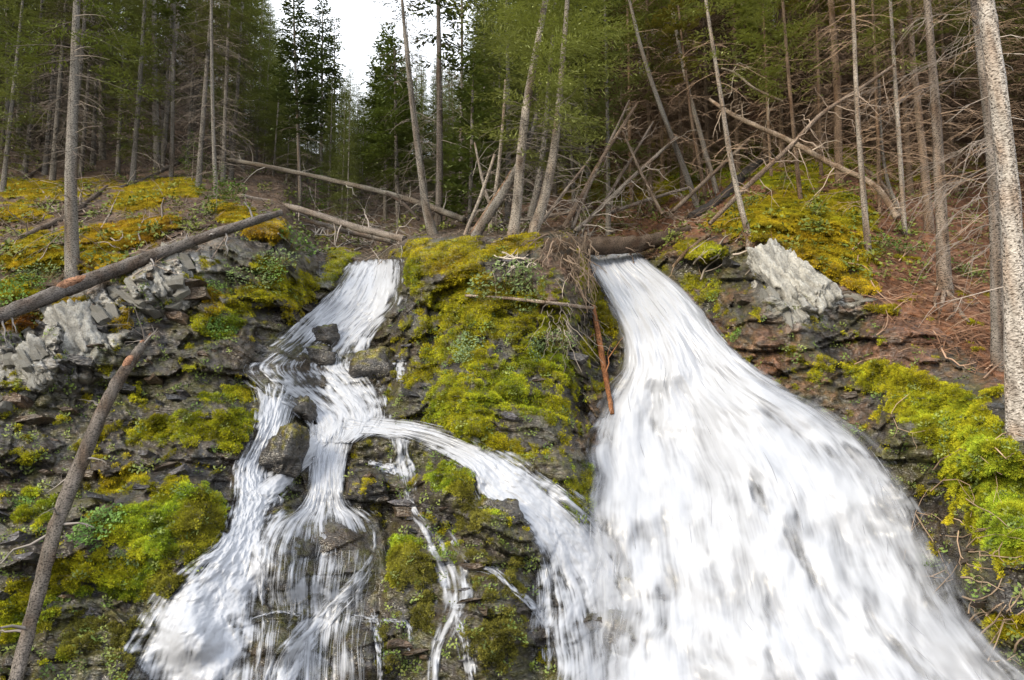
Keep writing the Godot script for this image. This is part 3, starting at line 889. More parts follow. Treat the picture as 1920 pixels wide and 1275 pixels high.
func build_water() -> void:
	var left := Node3D.new()
	left.name = "waterfall"
	add_child(left)
	left.set_meta("kind", "structure"); left.set_meta("category", "waterfall")
	left.set_meta("label", "thin white cascade splitting over dark wet boulders and ledges")
	water_sheet(left, WL.A, 170, 240, {"seed": 3, "width": 2.0, "length": 4.6, "off": 0.10, "fray": 0.18, "bias": 0.02, "fade": 1.0, "splash": 0.7, "rocky": 5.5})
	water_sheet(left, WL.B, 130, 300, {"seed": 13, "width": 1.1, "length": 6.2, "off": 0.10, "fray": 0.30, "bias": 0.05, "splash": 0.65, "rocky": 5.0})
	water_sheet(left, WL.B2, 60, 120, {"seed": 17, "width": 0.6, "length": 2.2, "off": 0.11, "fray": 0.4, "fadein": 1.0, "fade": 1.0, "bias": 0.05, "splash": 0.6})
	water_sheet(left, WL.C, 190, 300, {"seed": 23, "width": 1.9, "length": 5.2, "off": 0.07, "fray": 0.16, "bias": 0.08, "splash": 0.3, "k": 1.15})
	water_sheet(left, WL.C2, 60, 220, {"seed": 33, "width": 0.7, "length": 4.0, "off": 0.10, "fray": 0.45, "fadein": 1.0, "splash": 0.6})
	water_sheet(left, WL.C3, 40, 140, {"seed": 43, "width": 0.5, "length": 3.0, "off": 0.09, "fray": 0.5, "fadein": 1.0, "fade": 1.0, "splash": 0.6})
	water_sheet(left, WL.E, 120, 300, {"seed": 53, "width": 1.3, "length": 6.0, "off": 0.11, "fray": 0.28, "bias": 0.10, "fadein": 1.0, "splash": 0.5})
	strands(left, WL.A, 260, {"seed": 5, "off": 0.10, "edges": 0.3, "ln": 0.6})
	strands(left, WL.C, 260, {"seed": 25, "off": 0.07, "edges": 0.1, "wd": 0.7, "ln": 0.7})
	for k in WL.tr.size():
		water_sheet(left, WL.tr[k], 28, 120, {"seed": 63 + k * 7, "width": 0.4, "length": 3.0, "off": 0.045, "fray": 0.6, "lump": 0.02, "smooth": 0.15, "bias": 0.15, "k": 1.2, "splash": 0.8})
	var big := Node3D.new()
	big.name = "waterfall_001"
	add_child(big)
	big.set_meta("kind", "structure"); big.set_meta("category", "waterfall")
	big.set_meta("label", "broad white fall fanning out below the log that bridges the creek")
	water_sheet(big, WL.G, 300, 380, {"seed": 83, "width": 3.6, "length": 7.5, "off": 0.28, "lump": 0.10, "fray": 0.09, "bias": 0.16, "smooth": 1.0, "k": 0.75, "splash": 0.5, "fs": 2.4, "ft": 0.42, "fine": 0.5, "rocky": 0.7, "holes": 0.6, "white": 0.425, "soft": 1.3})
	water_sheet(big, WL.G, 180, 260, {"seed": 93, "width": 3.6, "length": 7.5, "off": 0.10, "lump": 0.05, "fray": 0.05, "bias": -0.12, "smooth": 0.8, "k": 1.1, "splash": 0.4, "white": 0.36})
	strands(big, WL.G, 350, {"seed": 95, "off": 0.26, "edges": 0.2, "ln": 0.4})

# ------------------------------------------------------------------ branches and crowns
func curve_tube(mb: MB, p0: Vector3, dir: Vector3, len: float, bend: Vector3, r0: float, r1: float, segs: int, sides: int, col: Color, r: RandomNumberGenerator, wig := 0.0) -> PackedVector3Array:
	var pts := PackedVector3Array()
	var rad := PackedFloat32Array()
	for j in segs + 1:
		var f := float(j) / segs
		var p := p0 + dir * len * f + bend * len * f * f
		if wig > 0.0 and j > 0:
			p += Vector3(r.randfn(0, wig), r.randfn(0, wig), r.randfn(0, wig))
		pts.append(p)
		rad.append(lerpf(r0, r1, f))
	mb.tube(pts, rad, sides, col)
	return pts

func dead_branch(mb: MB, r: RandomNumberGenerator, p0: Vector3, az: float, len: float, elev: float, rad: float, twigs: int, col: Color) -> void:
	var h := Vector3(cos(az), elev, sin(az)).normalized()
	var lat := Vector3(-sin(az), 0, cos(az))
	var cc := col * r.randf_range(0.7, 1.35)
	var pts := curve_tube(mb, p0, h, len, Vector3(0, -r.randf_range(0.1, 0.45), 0) + lat * r.randfn(0, 0.15), rad, rad * 0.3, 4, 3, cc, r, len * 0.015)
	for k in twigs:
		var f := r.randf_range(0.25, 1.0)
		var q := pts[int(f * 3.99)].lerp(pts[mini(int(f * 3.99) + 1, 4)], f * 3.99 - int(f * 3.99))
		var sd := 1.0 if r.randf() < 0.5 else -1.0
		var td := (h * r.randf_range(0.3, 0.9) + lat * sd * r.randf_range(0.4, 1.0) + Vector3(0, r.randf_range(-0.6, 0.25), 0)).normalized()
		curve_tube(mb, q, td, len * r.randf_range(0.18, 0.42), Vector3(0, -r.randf_range(0.0, 0.5), 0), rad * 0.45, rad * 0.2, 2, 3, cc, r, len * 0.01)

func bough(mb: MB, r: RandomNumberGenerator, p0: Vector3, az: float, len: float, elev: float, c0: Color, c1: Color, bl := 0.13, wr := 0.15) -> void:
	var h := Vector3(cos(az), 0, sin(az))
	var lat := Vector3(-sin(az), 0, cos(az))
	var droop := r.randf_range(0.25, 0.55)
	var step := 0.07
	var n := int(len / step)
	var shade := r.randf_range(0.8, 1.3)
	for k in range(1, n + 1):
		var f := float(k) / n
		if f < 0.18:
			continue
		var p := p0 + h * len * f + Vector3.UP * len * (elev * f - droop * f * f + 0.18 * f * f * f)
		for side: float in [-1.0, 1.0]:
			var tl := len * 0.42 * (1.08 - f * 0.75) * r.randf_range(0.6, 1.1)
			var td := (h * 0.75 + lat * side * 0.75 + Vector3(0, r.randf_range(-0.3, 0.1), 0)).normalized()
			var m := maxi(1, int(tl / 0.055))
			for j in m:
				var g := (j + r.randf()) / m
				var q := p + td * tl * g
				var bd := (td + Vector3(r.randf_range(-.6, .6), r.randf_range(-.35, .45), r.randf_range(-.6, .6))).normalized() * bl * r.randf_range(0.65, 1.25)
				var sv := bd.cross(Vector3(r.randf_range(-.5, .5), 1, r.randf_range(-.5, .5))).normalized() * bl * wr
				var cc := c0.lerp(c1, r.randf_range(0.3, 1.0)) * shade * r.randf_range(0.85, 1.15)
				mb.blade(q, bd, sv, cc)

func dead_spray(mb: MB, r: RandomNumberGenerator, p0: Vector3, az: float, len: float, elev: float, col: Color) -> void:
	var h := Vector3(cos(az), 0, sin(az))
	var lat := Vector3(-sin(az), 0, cos(az))
	var droop := r.randf_range(0.2, 0.7)
	var shade := r.randf_range(0.6, 1.3)
	var n := int(len / 0.11)
	var dn := Vector3(0, 0, 1)
	for k in range(1, n + 1):
		var f := float(k) / n
		var p := p0 + h * len * f + Vector3.UP * len * (elev * f - droop * f * f)
		for side: float in [-1.0, 1.0]:
			var tl := len * 0.42 * (1.1 - f * 0.7) * r.randf_range(0.5, 1.2)
			var td := (h * 0.7 + lat * side * 0.8 + Vector3(0, r.randf_range(-0.6, 0.15), 0)).normalized() * tl
			var sv := td.cross(Vector3(r.randf_range(-.5, .5), 1, r.randf_range(-.5, .5))).normalized() * 0.006
			var b := mb.v.size()
			mb.blade(p, td, sv, col * shade * r.randf_range(0.7, 1.3))
			mb.blade(p + td * 0.5, td.rotated(Vector3.UP, r.randf_range(0.4, 1.0) * side) * 0.5, sv * 0.8, col * shade)
			for z in 8:
				mb.n.append(sv.cross(td).normalized())

# a crown of height L around the y axis
func crown_mesh(sd: int, L: float, R: float, gap: float, c0: Color, c1: Color, per := 5, sparse := 0.0, bl := 0.13, wr := 0.15) -> ArrayMesh:
	var r := RandomNumberGenerator.new(); r.seed = sd
	var mb := MB.new()
	var y := 0.0
	while y < L:
		var f := y / L
		var prof := (0.55 + 0.45 * minf(1.0, f * 4.0)) * pow(1.0 - f, 0.75) + 0.06
		for k in per:
			if r.randf() < sparse:
				continue
			var ln := R * prof * r.randf_range(0.6, 1.15)
			bough(mb, r, Vector3(0, y + r.randf_range(-gap, gap) * 0.5, 0), r.randf() * TAU, maxf(ln, 0.14), lerpf(0.12, 0.75, f) + r.randfn(0, 0.08), c0, c1, bl, wr)
		y += gap * lerpf(1.1, 0.7, f)
	return mb.mesh(M.needle)

func stem_points(H: float, bend: float, r: RandomNumberGenerator) -> PackedVector3Array:
	var pts := PackedVector3Array()
	var a := r.randf() * TAU
	for j in 11:
		var f := j / 10.0
		pts.append(Vector3(cos(a), 0, sin(a)) * bend * sin(PI * f) * 0.5 + Vector3(0, H * f, 0))
	return pts

var protos: Array = []

# whole spruces for the depth of the forest; each is trunk, dead branches and crown
func make_proto(sd: int, H: float, cb: float, R: float, bark: Color, dead: Color, c0: Color, c1: Color, sparse: float, n_dead: int) -> Dictionary:
	var r := RandomNumberGenerator.new(); r.seed = sd
	var tm := MB.new()
	var pts := stem_points(H, 0.25, r)
	var rad := PackedFloat32Array()
	for j in 11:
		rad.append(lerpf(0.0068, 0.0010, j / 10.0) * H * (1.25 if j == 0 else 1.0))
	tm.tube(pts, rad, 8, bark, 0.06, r)
	var dm := MB.new()
	for k in n_dead:
		var f := r.randf_range(0.06, cb + 0.12)
		dead_branch(dm, r, Vector3(0, H * f, 0), r.randf() * TAU, r.randf_range(0.5, 1.5) * (0.6 + 0.6 * f), r.randf_range(-0.35, 0.25), r.randf_range(0.006, 0.012), 5, dead)
	# dead sprays: bare twigs that still hang on the lower stem
	for k in int(n_dead * 0.9):
		var f := r.randf_range(0.04, cb + 0.15)
		dead_spray(dm, r, Vector3(0, H * f, 0), r.randf() * TAU, r.randf_range(0.6, 1.6), r.randf_range(-0.1, 0.2), dead)
	return {"trunk": tm.mesh(M.bark), "dead": dm.mesh(M.twig), "crown": crown_mesh(sd + 7, H * (1.0 - cb), R, 0.27, c0, c1, 5, sparse), "H": H, "cb": cb}

func plant_proto(k: int, p: Vector3, hgt: float, label: String, group: String) -> Node3D:
	var q: Dictionary = protos[k]
	var t := thing("spruce_tree", label, "tree", p, group)
	part(t, "trunk", q.trunk, null)
	part(t, "dead_branches", q.dead, null).set_meta("kind", "stuff")
	var c := part(t, "crown", q.crown, null)
	c.position.y = q.H * q.cb
	var s: float = hgt / q.H
	t.scale = Vector3(1, 1, 1) * s
	t.rotation = Vector3(rng.randfn(0, 0.015), rng.randf() * TAU, rng.randfn(0, 0.015))
	return t

const GREY := Color(0.30, 0.285, 0.265)
const PALEB := Color(0.47, 0.43, 0.385)
const BROWN := Color(0.30, 0.22, 0.16)
const DEADL := Color(0.215, 0.182, 0.155)
const DEADR := Color(0.36, 0.255, 0.18)

# trees that stand out one by one: label, picture points of the trunk (u, v, width), bark, crown start v (or -1 none), crown radius, crown kind, dead branches, dead colour, full height
var TREES := [
	["pale grey spruce trunk standing on the mossy ledge behind the long fallen log", [[138, 524, 34], [136, 500, 27], [133, 330, 21], [140, 120, 16], [144, 0, 12]], GREY, -60, 1.3, 0, 44, DEADL, 12.0],
	["tall bare grey trunk beside two leaning thinner ones on the mossy slope", [[295, 322, 14], [291, 180, 11], [289, 0, 8]], GREY, -80, 1.2, 0, 40, DEADL, 15.0],
	["grey trunk leaning towards the gap of sky, foot among golden moss", [[304, 316, 10], [314, 200, 9], [326, 100, 8], [338, 0, 7]], GREY, -60, 1.0, 0, 30, DEADL, 14.0],
	["thin grey trunk beside the leaning one with many dead twigs", [[321, 332, 9], [324, 200, 7], [326, 60, 6]], GREY, 40, 1.0, 1, 50, DEADL, 12.0],
	["slender straight trunk whose foot the long fallen log crosses", [[405, 372, 9], [400, 250, 7], [397, 100, 6], [396, 0, 5]], GREY, -40, 1.0, 0, 44, DEADL, 14.0],
	["narrow spruce with a clear spire against the sky beside the creek gap", [[563, 382, 8], [559, 250, 6], [553, 100, 5], [550, -20, 2]], GREY, 250, 1.05, 2, 30, DEADL, 0.0],
	["second narrow spire beside the sky gap with thin lower trunk", [[602, 365, 7], [603, 250, 6], [604, 120, 4], [605, 8, 1]], GREY, 245, 1.0, 2, 26, DEADL, 0.0],
	["short spruce spire between the two narrow ones at the sky gap", [[626, 350, 6], [627, 220, 4], [628, 45, 1]], GREY, 240, 0.8, 1, 20, DEADL, 0.0],
	["grey trunk in the shade behind the tall bare trunk", [[449, 300, 9], [448, 180, 7], [446, 60, 6]], GREY, 110, 1.2, 0, 30, DEADL, 13.0],
	["stout grey trunk half hidden by dead twigs behind the ledge tree", [[192, 300, 13], [191, 150, 11], [190, 0, 9]], GREY, -40, 1.3, 0, 50, DEADL, 14.0],
	["short pale trunk with green young trees round its foot", [[15, 285, 9], [15, 210, 8], [14, 80, 7]], GREY, 60, 1.2, 1, 24, DEADL, 12.0],
	["dim grey trunk among the dark boughs above the young firs", [[36, 262, 12], [38, 150, 10], [40, 0, 9]], GREY, 20, 1.3, 2, 30, DEADL, 14.0],
	["curved trunk leaning out over the brink between the falls", [[812, 440, 22], [800, 395, 16], [786, 300, 12], [772, 190, 10], [759, 60, 7], [752, -30, 5]], GREY, 60, 1.0, 4, 34, DEADL, 12.5],
	["straight dark trunk close beside the curved one at the brink", [[822, 432, 16], [824, 330, 14], [824, 180, 11], [822, 0, 8]], Color(0.20, 0.18, 0.165), 120, 1.0, 4, 30, DEADL, 13.5],
	["thin trunk between the curved and the straight trunk at the brink", [[806, 420, 6], [796, 330, 5], [782, 230, 4]], GREY, -1, 0, 0, 16, DEADL, 6.0],
	["stout pale trunk at the root mass leaning gently with a broad green crown", [[962, 440, 24], [970, 380, 20], [978, 280, 18], [990, 180, 16], [1012, 60, 13], [1026, -20, 11]], PALEB, 285, 1.9, 5, 34, Color(0.20, 0.175, 0.155), 11.0],
	["pale grey trunk leaning away from the root mass beside the stout one", [[1000, 436, 22], [1018, 380, 20], [1036, 300, 17], [1046, 220, 14], [1056, 100, 11]], PALEB, 270, 1.8, 5, 40, Color(0.22, 0.19, 0.17), 9.5],
	["shaded grey trunk between the two pale trunks at the root mass", [[992, 420, 15], [1008, 350, 13], [1020, 270, 11], [1030, 150, 9]], GREY, 180, 1.2, 5, 30, DEADL, 9.0],
	["steeply tilted grey trunk resting against the stout pale one", [[892, 442, 20], [925, 390, 19], [958, 338, 17], [985, 280, 13], [1006, 215, 9]], GREY, -1, 0, 0, 14, DEADL, 0.0],
	["thin tilted dead pole with peeling bark at the root mass", [[872, 440, 8], [900, 372, 7], [928, 290, 6]], PALEB, -1, 0, 0, 8, DEADL, 0.0],
	["slender pole leaning upright between tilted poles at the brink", [[918, 432, 9], [932, 340, 8], [943, 230, 6], [948, 150, 5]], PALEB, -1, 0, 0, 14, DEADL, 0.0],
	["bare grey pole upright in front of the mossy hillside", [[1106, 396, 9], [1102, 300, 8], [1099, 200, 7], [1096, 60, 5]], GREY, 130, 1.0, 2, 30, DEADR, 10.0],
	["brown straight trunk rising from the litter below the mossy hillside", [[1186, 392, 9], [1181, 280, 8], [1180, 140, 7], [1176, 0, 6]], BROWN, 60, 1.1, 6, 40, DEADR, 13.0],
	["slim brown trunk in front of the gold moss hillside", [[1160, 372, 6], [1152, 260, 5], [1150, 130, 5]], BROWN, 110, 1.0, 6, 30, DEADR, 11.0],
	["long grey trunk leaning far across the brown forest", [[1308, 390, 12], [1282, 315, 11], [1240, 205, 9], [1205, 100, 8], [1180, 0, 6]], GREY, -70, 1.1, 5, 20, DEADR, 13.0],
	["pale trunk leaning back from the black fallen log", [[1344, 362, 10], [1316, 262, 9], [1290, 165, 8], [1268, 60, 7], [1255, -20, 6]], PALEB, 30, 1.1, 5, 22, DEADR, 12.0],
	["second thinner trunk leaning beside the black fallen log", [[1324, 376, 8], [1308, 290, 7], [1296, 220, 6], [1284, 120, 5]], BROWN, 140, 1.0, 6, 18, DEADR, 10.0],
	["slim pale trunk leaning over the creek with its foot in golden moss", [[1404, 444, 14], [1392, 400, 11], [1370, 300, 10], [1350, 170, 8], [1334, 70, 7], [1322, -10, 6]], PALEB, 140, 1.0, 5, 22, DEADR, 11.0],
	["slim trunk with low green boughs on the mossy terrace", [[1501, 374, 9], [1492, 290, 8], [1480, 160, 7], [1472, 60, 6]], BROWN, 180, 1.35, 5, 20, DEADR, 10.0],
	["straight slender pale trunk at the edge of the soil bank", [[1628, 474, 13], [1620, 380, 11], [1608, 220, 9], [1602, 80, 8], [1599, -10, 7]], PALEB, -110, 1.0, 5, 30, DEADR, 12.0],
	["thin pale trunk behind the slender one with low green sprays", [[1696, 440, 10], [1690, 330, 9], [1680, 180, 8], [1674, 80, 7]], PALEB, 130, 1.1, 5, 26, DEADR, 11.0],
	["stout reddish trunk behind the rooted one on the soil bank", [[1743, 436, 19], [1736, 350, 16], [1722, 210, 14], [1712, 120, 12], [1704, 0, 10]], Color(0.30, 0.235, 0.185), 20, 1.3, 6, 70, DEADR, 14.0],
	["grey trunk with bare roots gripping the brown soil bank", [[1771, 546, 31], [1770, 520, 26], [1766, 420, 21], [1760, 300, 19], [1752, 170, 16], [1738, 0, 13]], Color(0.33, 0.28, 0.24), -90, 1.3, 5, 44, DEADR, 11.0],
	["big brown trunk on a dark root mound among the moss terrace", [[1575, 345, 20], [1572, 300, 16], [1570, 180, 15], [1562, 60, 13], [1558, 0, 12]], BROWN, -30, 1.4, 6, 90, DEADR, 16.0],
	["mottled grey trunk close behind the large pale one", [[1872, 694, 26], [1870, 600, 22], [1866, 430, 20], [1856, 250, 18], [1836, 80, 15], [1826, 0, 13]], Color(0.31, 0.28, 0.255), -140, 1.3, 5, 40, DEADR, 10.0],
	["large mottled pale trunk with long drooping dead twigs", [[1915, 812, 54], [1908, 760, 42], [1904, 600, 38], [1897, 420, 36], [1880, 240, 33], [1856, 60, 31], [1846, -20, 29]], Color(0.62, 0.585, 0.55), -260, 1.6, 5, 26, Color(0.36, 0.31, 0.27), 9.0],
	["thin brown trunk behind the slender pale one", [[1650, 400, 8], [1646, 250, 7], [1640, 100, 6]], BROWN, 90, 1.1, 6, 40, DEADR, 12.0],
	["bent thin trunk between the reddish and the slender trunk", [[1690, 404, 8], [1664, 340, 7], [1652, 260, 6], [1648, 150, 5]], GREY, -1, 0, 0, 16, DEADR, 0.0],
	["thin dark trunk in the brown twigs above the terrace", [[1540, 330, 8], [1536, 200, 7], [1532, 60, 6]], BROWN, 60, 1.1, 6, 60, DEADR, 13.0],
	["slim trunk beyond the crossed fallen poles", [[1446, 330, 7], [1440, 220, 6], [1434, 80, 5]], BROWN, 150, 1.2, 5, 40, DEADR, 11.0],
	["grey trunk standing behind the long sloping log near the brink", [[747, 420, 9], [744, 330, 8], [742, 220, 6], [740, 90, 4]], GREY, 330, 1.25, 3, 30, DEADL, 0.0],
	["tall thin spruce behind the straight dark trunk at the brink", [[862, 410, 8], [864, 280, 7], [866, 150, 6], [866, 0, 5]], GREY, 130, 0.9, 4, 24, DEADL, 10.5],
	["dense green spruce between the straight trunk and the tilted poles", [[880, 425, 9], [884, 300, 7], [886, 180, 5], [888, 110, 1]], GREY, 400, 1.2, 3, 16, DEADL, 0.0],
	["dark full spruce behind the curved trunk beside the sky gap", [[722, 415, 9], [724, 280, 7], [726, 150, 5], [728, 60, 1]], GREY, 330, 1.2, 3, 24, DEADL, 0.0],
]

func wood_mesh(pts: PackedVector3Array, rad: PackedFloat32Array, sides: int, col: Color, r: RandomNumberGenerator, per := 4, rough := 0.06) -> ArrayMesh:
	# resample along a smooth curve so that the stem bends and its surface is uneven
	var q := PackedVector3Array()
	var rr := PackedFloat32Array()
	for k in pts.size() - 1:
		for j in per:
			var f := float(j) / per
			q.append(pts[k].cubic_interpolate(pts[k + 1], pts[maxi(k - 1, 0)], pts[mini(k + 2, pts.size() - 1)], f))
			rr.append(lerpf(rad[k], rad[k + 1], f))
	q.append(pts[pts.size() - 1]); rr.append(rad[rad.size() - 1])
	var mb := MB.new()
	mb.tube(q, rr, sides, col, rough, r)
	# lichen, scars and weathered patches
	var nn := fnl(r.randi() % 9999, 2.2, 3)
	var n2 := fnl(r.randi() % 9999, 7.0, 2)
	for k in mb.c.size():
		var p := mb.v[k] * Vector3(1.6, 0.8, 1.6)
		var a: float = nn.get_noise_3dv(p)
		var c := mb.c[k] * clampf(1.0 + 0.75 * a + 0.6 * n2.get_noise_3dv(p), 0.35, 1.8)
		mb.c[k] = c.lerp(Color(c.r * 1.15, c.g * 0.9, c.b * 0.72), clampf(-a * 1.6, 0, 0.7))
	return mb.mesh()

func build_trees() -> void:
	var dk := Color(0.10, 0.125, 0.045)
	protos = [
		make_proto(101, 14.0, 0.20, 1.3, GREY, DEADL, Color(0.14, 0.155, 0.075), Color(0.215, 0.235, 0.105), 0.05, 80),
		make_proto(102, 15.0, 0.36, 1.25, GREY, DEADL, Color(0.135, 0.147, 0.073), Color(0.20, 0.215, 0.10), 0.1, 130),
		make_proto(103, 12.0, 0.10, 1.3, GREY, DEADL, Color(0.14, 0.16, 0.072), Color(0.225, 0.255, 0.108), 0.0, 30),
		make_proto(104, 15.0, 0.48, 1.35, BROWN, DEADR, Color(0.17, 0.17, 0.07), Color(0.27, 0.27, 0.11), 0.2, 170),
		make_proto(105, 13.0, 0.30, 1.45, BROWN, DEADR, Color(0.19, 0.205, 0.075), Color(0.32, 0.34, 0.125), 0.1, 150),
		make_proto(106, 15.0, 0.60, 1.3, BROWN, DEADR, Color(0.17, 0.155, 0.05), Color(0.28, 0.255, 0.07), 0.3, 220),
		make_proto(107, 10.0, 0.06, 1.25, GREY, DEADL, Color(0.145, 0.165, 0.072), Color(0.235, 0.265, 0.11), 0.0, 10),
	]
	var crowns := [
		crown_mesh(201, 8.0, 1.0, 0.26, dk, Color(0.16, 0.195, 0.06), 5, 0.1),
		crown_mesh(202, 8.0, 1.0, 0.26, dk, Color(0.15, 0.18, 0.055), 5, 0.2),
		crown_mesh(203, 8.0, 1.0, 0.30, dk, Color(0.11, 0.14, 0.06), 5, 0.1),
		crown_mesh(204, 8.0, 1.0, 0.30, dk, Color(0.17, 0.215, 0.07), 5, 0.1),
		crown_mesh(205, 8.0, 1.0, 0.36, dk, Color(0.11, 0.135, 0.055), 3, 0.25),
		crown_mesh(206, 8.0, 1.0, 0.34, Color(0.24, 0.25, 0.065), Color(0.42, 0.43, 0.12), 4, 0.2),
		crown_mesh(207, 8.0, 1.0, 0.34, Color(0.17, 0.155, 0.05), Color(0.27, 0.245, 0.07), 4, 0.2),
	]
	var used: Array = []
	for k in TREES.size():
		var T: Array = TREES[k]
		var r := RandomNumberGenerator.new(); r.seed = 300 + k
		var tp: Array = T[1]
		var d := samp(D, tp[0][0], tp[0][1]) + 0.05
		var base := at(tp[0][0], tp[0][1], d)
		var pts := PackedVector3Array(); var rad := PackedFloat32Array()
		pts.append(Vector3(0, -0.25, 0)); rad.append(tp[0][2] * 0.5 * d / F * 1.1)
		for q in tp:
			pts.append(at(q[0], q[1], d) - base); rad.append(q[2] * 0.5 * d / F)
		# above the frame the stem goes on to its full height
		var m := pts.size()
		var dir := (pts[m - 1] - pts[m - 2]).normalized()
		var H: float = T[8]
		if H > 0.0 and pts[m - 1].y < H:
			var rest := H - pts[m - 1].y
			var r0 := rad[m - 1]
			for j in range(1, 4):
				pts.append(pts[m - 1] + (dir + Vector3.UP * 0.3 * j / 3.0).normalized() * rest * j / 3.0)
				rad.append(lerpf(r0, 0.008, j / 3.0))
		var t := thing("spruce_tree" if T[3] != -1 else "tree_snag", T[0], "tree", base, "")
		used.append(Vector2(base.x, base.z))
		var sides := 14 if tp[0][2] > 20 else 9
		part(t, "trunk", wood_mesh(pts, rad, sides, T[2], r), M.barkbig if tp[0][2] > 40 else M.bark)
		# dead branches up the stem
		if T[6] > 0:
			var dm := MB.new()
			var total := pts[pts.size() - 1].y
			var cstart := total
			if T[3] != -1:
				cstart = at(tp[0][0], T[3], d).y - base.y
			for j in int(T[6] * 1.5):
				var y := r.randf_range(0.08, 1.0) * minf(total, cstart + 1.0)
				if y < 0.5 and r.randf() < 0.6:
					continue
				var p := stem_at(pts, y)
				var len := r.randf_range(0.25, 1.0) * (1.0 if T[6] < 60 else 1.3)
				if d < 14.6 and y < 5.5:
					var one := MB.new()
					dead_branch(one, r, p, r.randf() * TAU, len, r.randf_range(-0.4, 0.3), r.randf_range(0.004, 0.009), 4, T[7])
					part(t, "dead_branch", one.mesh(), M.twig)
					continue
				dead_branch(dm, r, p, r.randf() * TAU, len, r.randf_range(-0.4, 0.3), r.randf_range(0.004, 0.009), 4, T[7])
			for j in int(T[6] * 0.5):
				var y := r.randf_range(0.15, 1.0) * minf(total, cstart + 1.0)
				dead_spray(dm, r, stem_at(pts, y), r.randf() * TAU, r.randf_range(0.4, 1.1), r.randf_range(-0.1, 0.2), T[7])
			if dm.v.size():
				part(t, "dead_branches", dm.mesh(), M.twig).set_meta("kind", "stuff")
		if T[3] != -1:
			var y0: float = at(tp[0][0], T[3], d).y - base.y
			var a := stem_at(pts, y0)
			var b := pts[pts.size() - 1]
			var L := (b - a).length()
			if L > 0.5:
				if T[3] > -45:
					var pal: Array = [[dk, Color(0.16, 0.195, 0.06), 5, 0.1], [dk, Color(0.15, 0.18, 0.055), 5, 0.2], [Color(0.07, 0.092, 0.042), Color(0.11, 0.14, 0.06), 9, 0.0], [dk, Color(0.17, 0.215, 0.07), 9, 0.0], [Color(0.07, 0.09, 0.04), Color(0.11, 0.135, 0.055), 4, 0.3], [Color(0.20, 0.225, 0.08), Color(0.34, 0.375, 0.14), 6, 0.0], [Color(0.17, 0.155, 0.05), Color(0.27, 0.245, 0.07), 4, 0.2]][T[5]]
					var own := part(t, "crown", crown_mesh(2000 + k, L + 0.2, T[4] * (1.0 if T[3] < 300 else 0.9), 0.36 if T[5] == 5 else 0.27, pal[0], pal[1], pal[2], pal[3], 0.115 if d < 15.5 else 0.16, 0.10 if d < 15.5 else 0.2), null)
					var up2 := (b - a).normalized()
					var ax2 := up2.cross(Vector3(0, 0.1, 1)).normalized()
					own.transform = Transform3D(Basis(ax2, up2, ax2.cross(up2)), a)
					continue
				var c := part(t, "crown", crowns[T[5]], null)
				var up := (b - a).normalized()
				var ax := up.cross(Vector3(0, 0.1, 1)).normalized()
				c.transform = Transform3D(Basis(ax * T[4], up * (L + 0.25) / 8.0, ax.cross(up) * T[4]) * Basis(Vector3.UP, r.randf() * TAU), a)
	# extra sprays and roots where the picture shows them
	extra_parts()
	# depth of the forest
	var fills := 0
	# the far treetops that close the notch of sky
	for q in [[512, 330, 40], [528, 326, 95], [542, 330, 120], [572, 322, 105], [585, 330, 140], [612, 326, 150], [638, 318, 170], [648, 322, 140], [656, 318, 126], [664, 322, 150], [672, 318, 160], [680, 324, 178], [690, 320, 150], [698, 326, 110], [708, 320, 90], [620, 335, 190], [660, 335, 195], [595, 340, 180], [555, 345, 170]]:
		var g := ground(q[0], q[1])
		plant_proto(6 if fills % 2 == 0 else 2, g - Vector3(0, 0.15, 0), at(q[0], q[2], -g.z).y - g.y + 0.15, "narrow far spruce whose top closes the notch of sky", "far spruces under the sky notch")
		used.append(Vector2(g.x, g.z))
		fills += 1
	var tries := 0
	while fills < 296 and tries < 6000:
		tries += 1
		var u := rng.randf_range(-330, 2250)
		var c := column(u)
		var f := pow(rng.randf(), 0.8)
		var v := lerpf(c[12] - 8.0, c[18] + 2.0, f)
		var d := samp(D, u, v)
		if d < (17.5 if u < 480 else 16.0):
			continue
		var p := at(u, v, d)
		var okk := true
		var gap := 1.2 if u > 1150 else (1.0 if u < 480 else 1.3)
		for w in used:
			if w.distance_to(Vector2(p.x, p.z)) < gap:
				okk = false
				break
		if not okk:
			continue
		# the creek bed and the view up it stay open
		var sky_v := sky_limit(u)
		var kind := 0
		var hgt := rng.randf_range(8.5, 12.0)
		if u > 1150:
			kind = [3, 4, 5, 5, 5, 4][rng.randi() % 6]
		elif u > 480:
			kind = [0, 2, 6, 2, 6][rng.randi() % 5]
		else:
			kind = [0, 1, 2, 2, 0][rng.randi() % 5]
		if sky_v > -900.0:
			var most := at(u, sky_v, d).y - p.y
			if most < 3.5:
				continue
			hgt = minf(hgt, most * rng.randf_range(0.85, 1.0))
			if hgt < 8.0:
				kind = 6 if rng.randf() < 0.6 else 2
		used.append(Vector2(p.x, p.z))
		# said by its look and by the nearest tree that can be told apart
		var near := 0
		for w in TREES.size():
			if used[w].distance_to(Vector2(p.x, p.z)) < used[near].distance_to(Vector2(p.x, p.z)):
				near = w
		var look: String = ["dark spruce with half-bare stem", "grey spruce with many dead limbs", "full green low-branched spruce", "brown-twigged spruce with thin high crown", "yellow-green spruce with dead lower limbs", "bare brown pole-like spruce", "small dense young spruce"][kind]
		var size := "tall " if hgt > 10.8 else ("" if hgt > 7.5 else "short ")
		var lab: String = size + look + (" by the " if used[near].distance_to(Vector2(p.x, p.z)) < 3.5 else " deep beyond the ") + NICKS[near]
		plant_proto(kind, p - Vector3(0, 0.15, 0), hgt, lab, "spruces by the " + NICKS[near])
		fills += 1
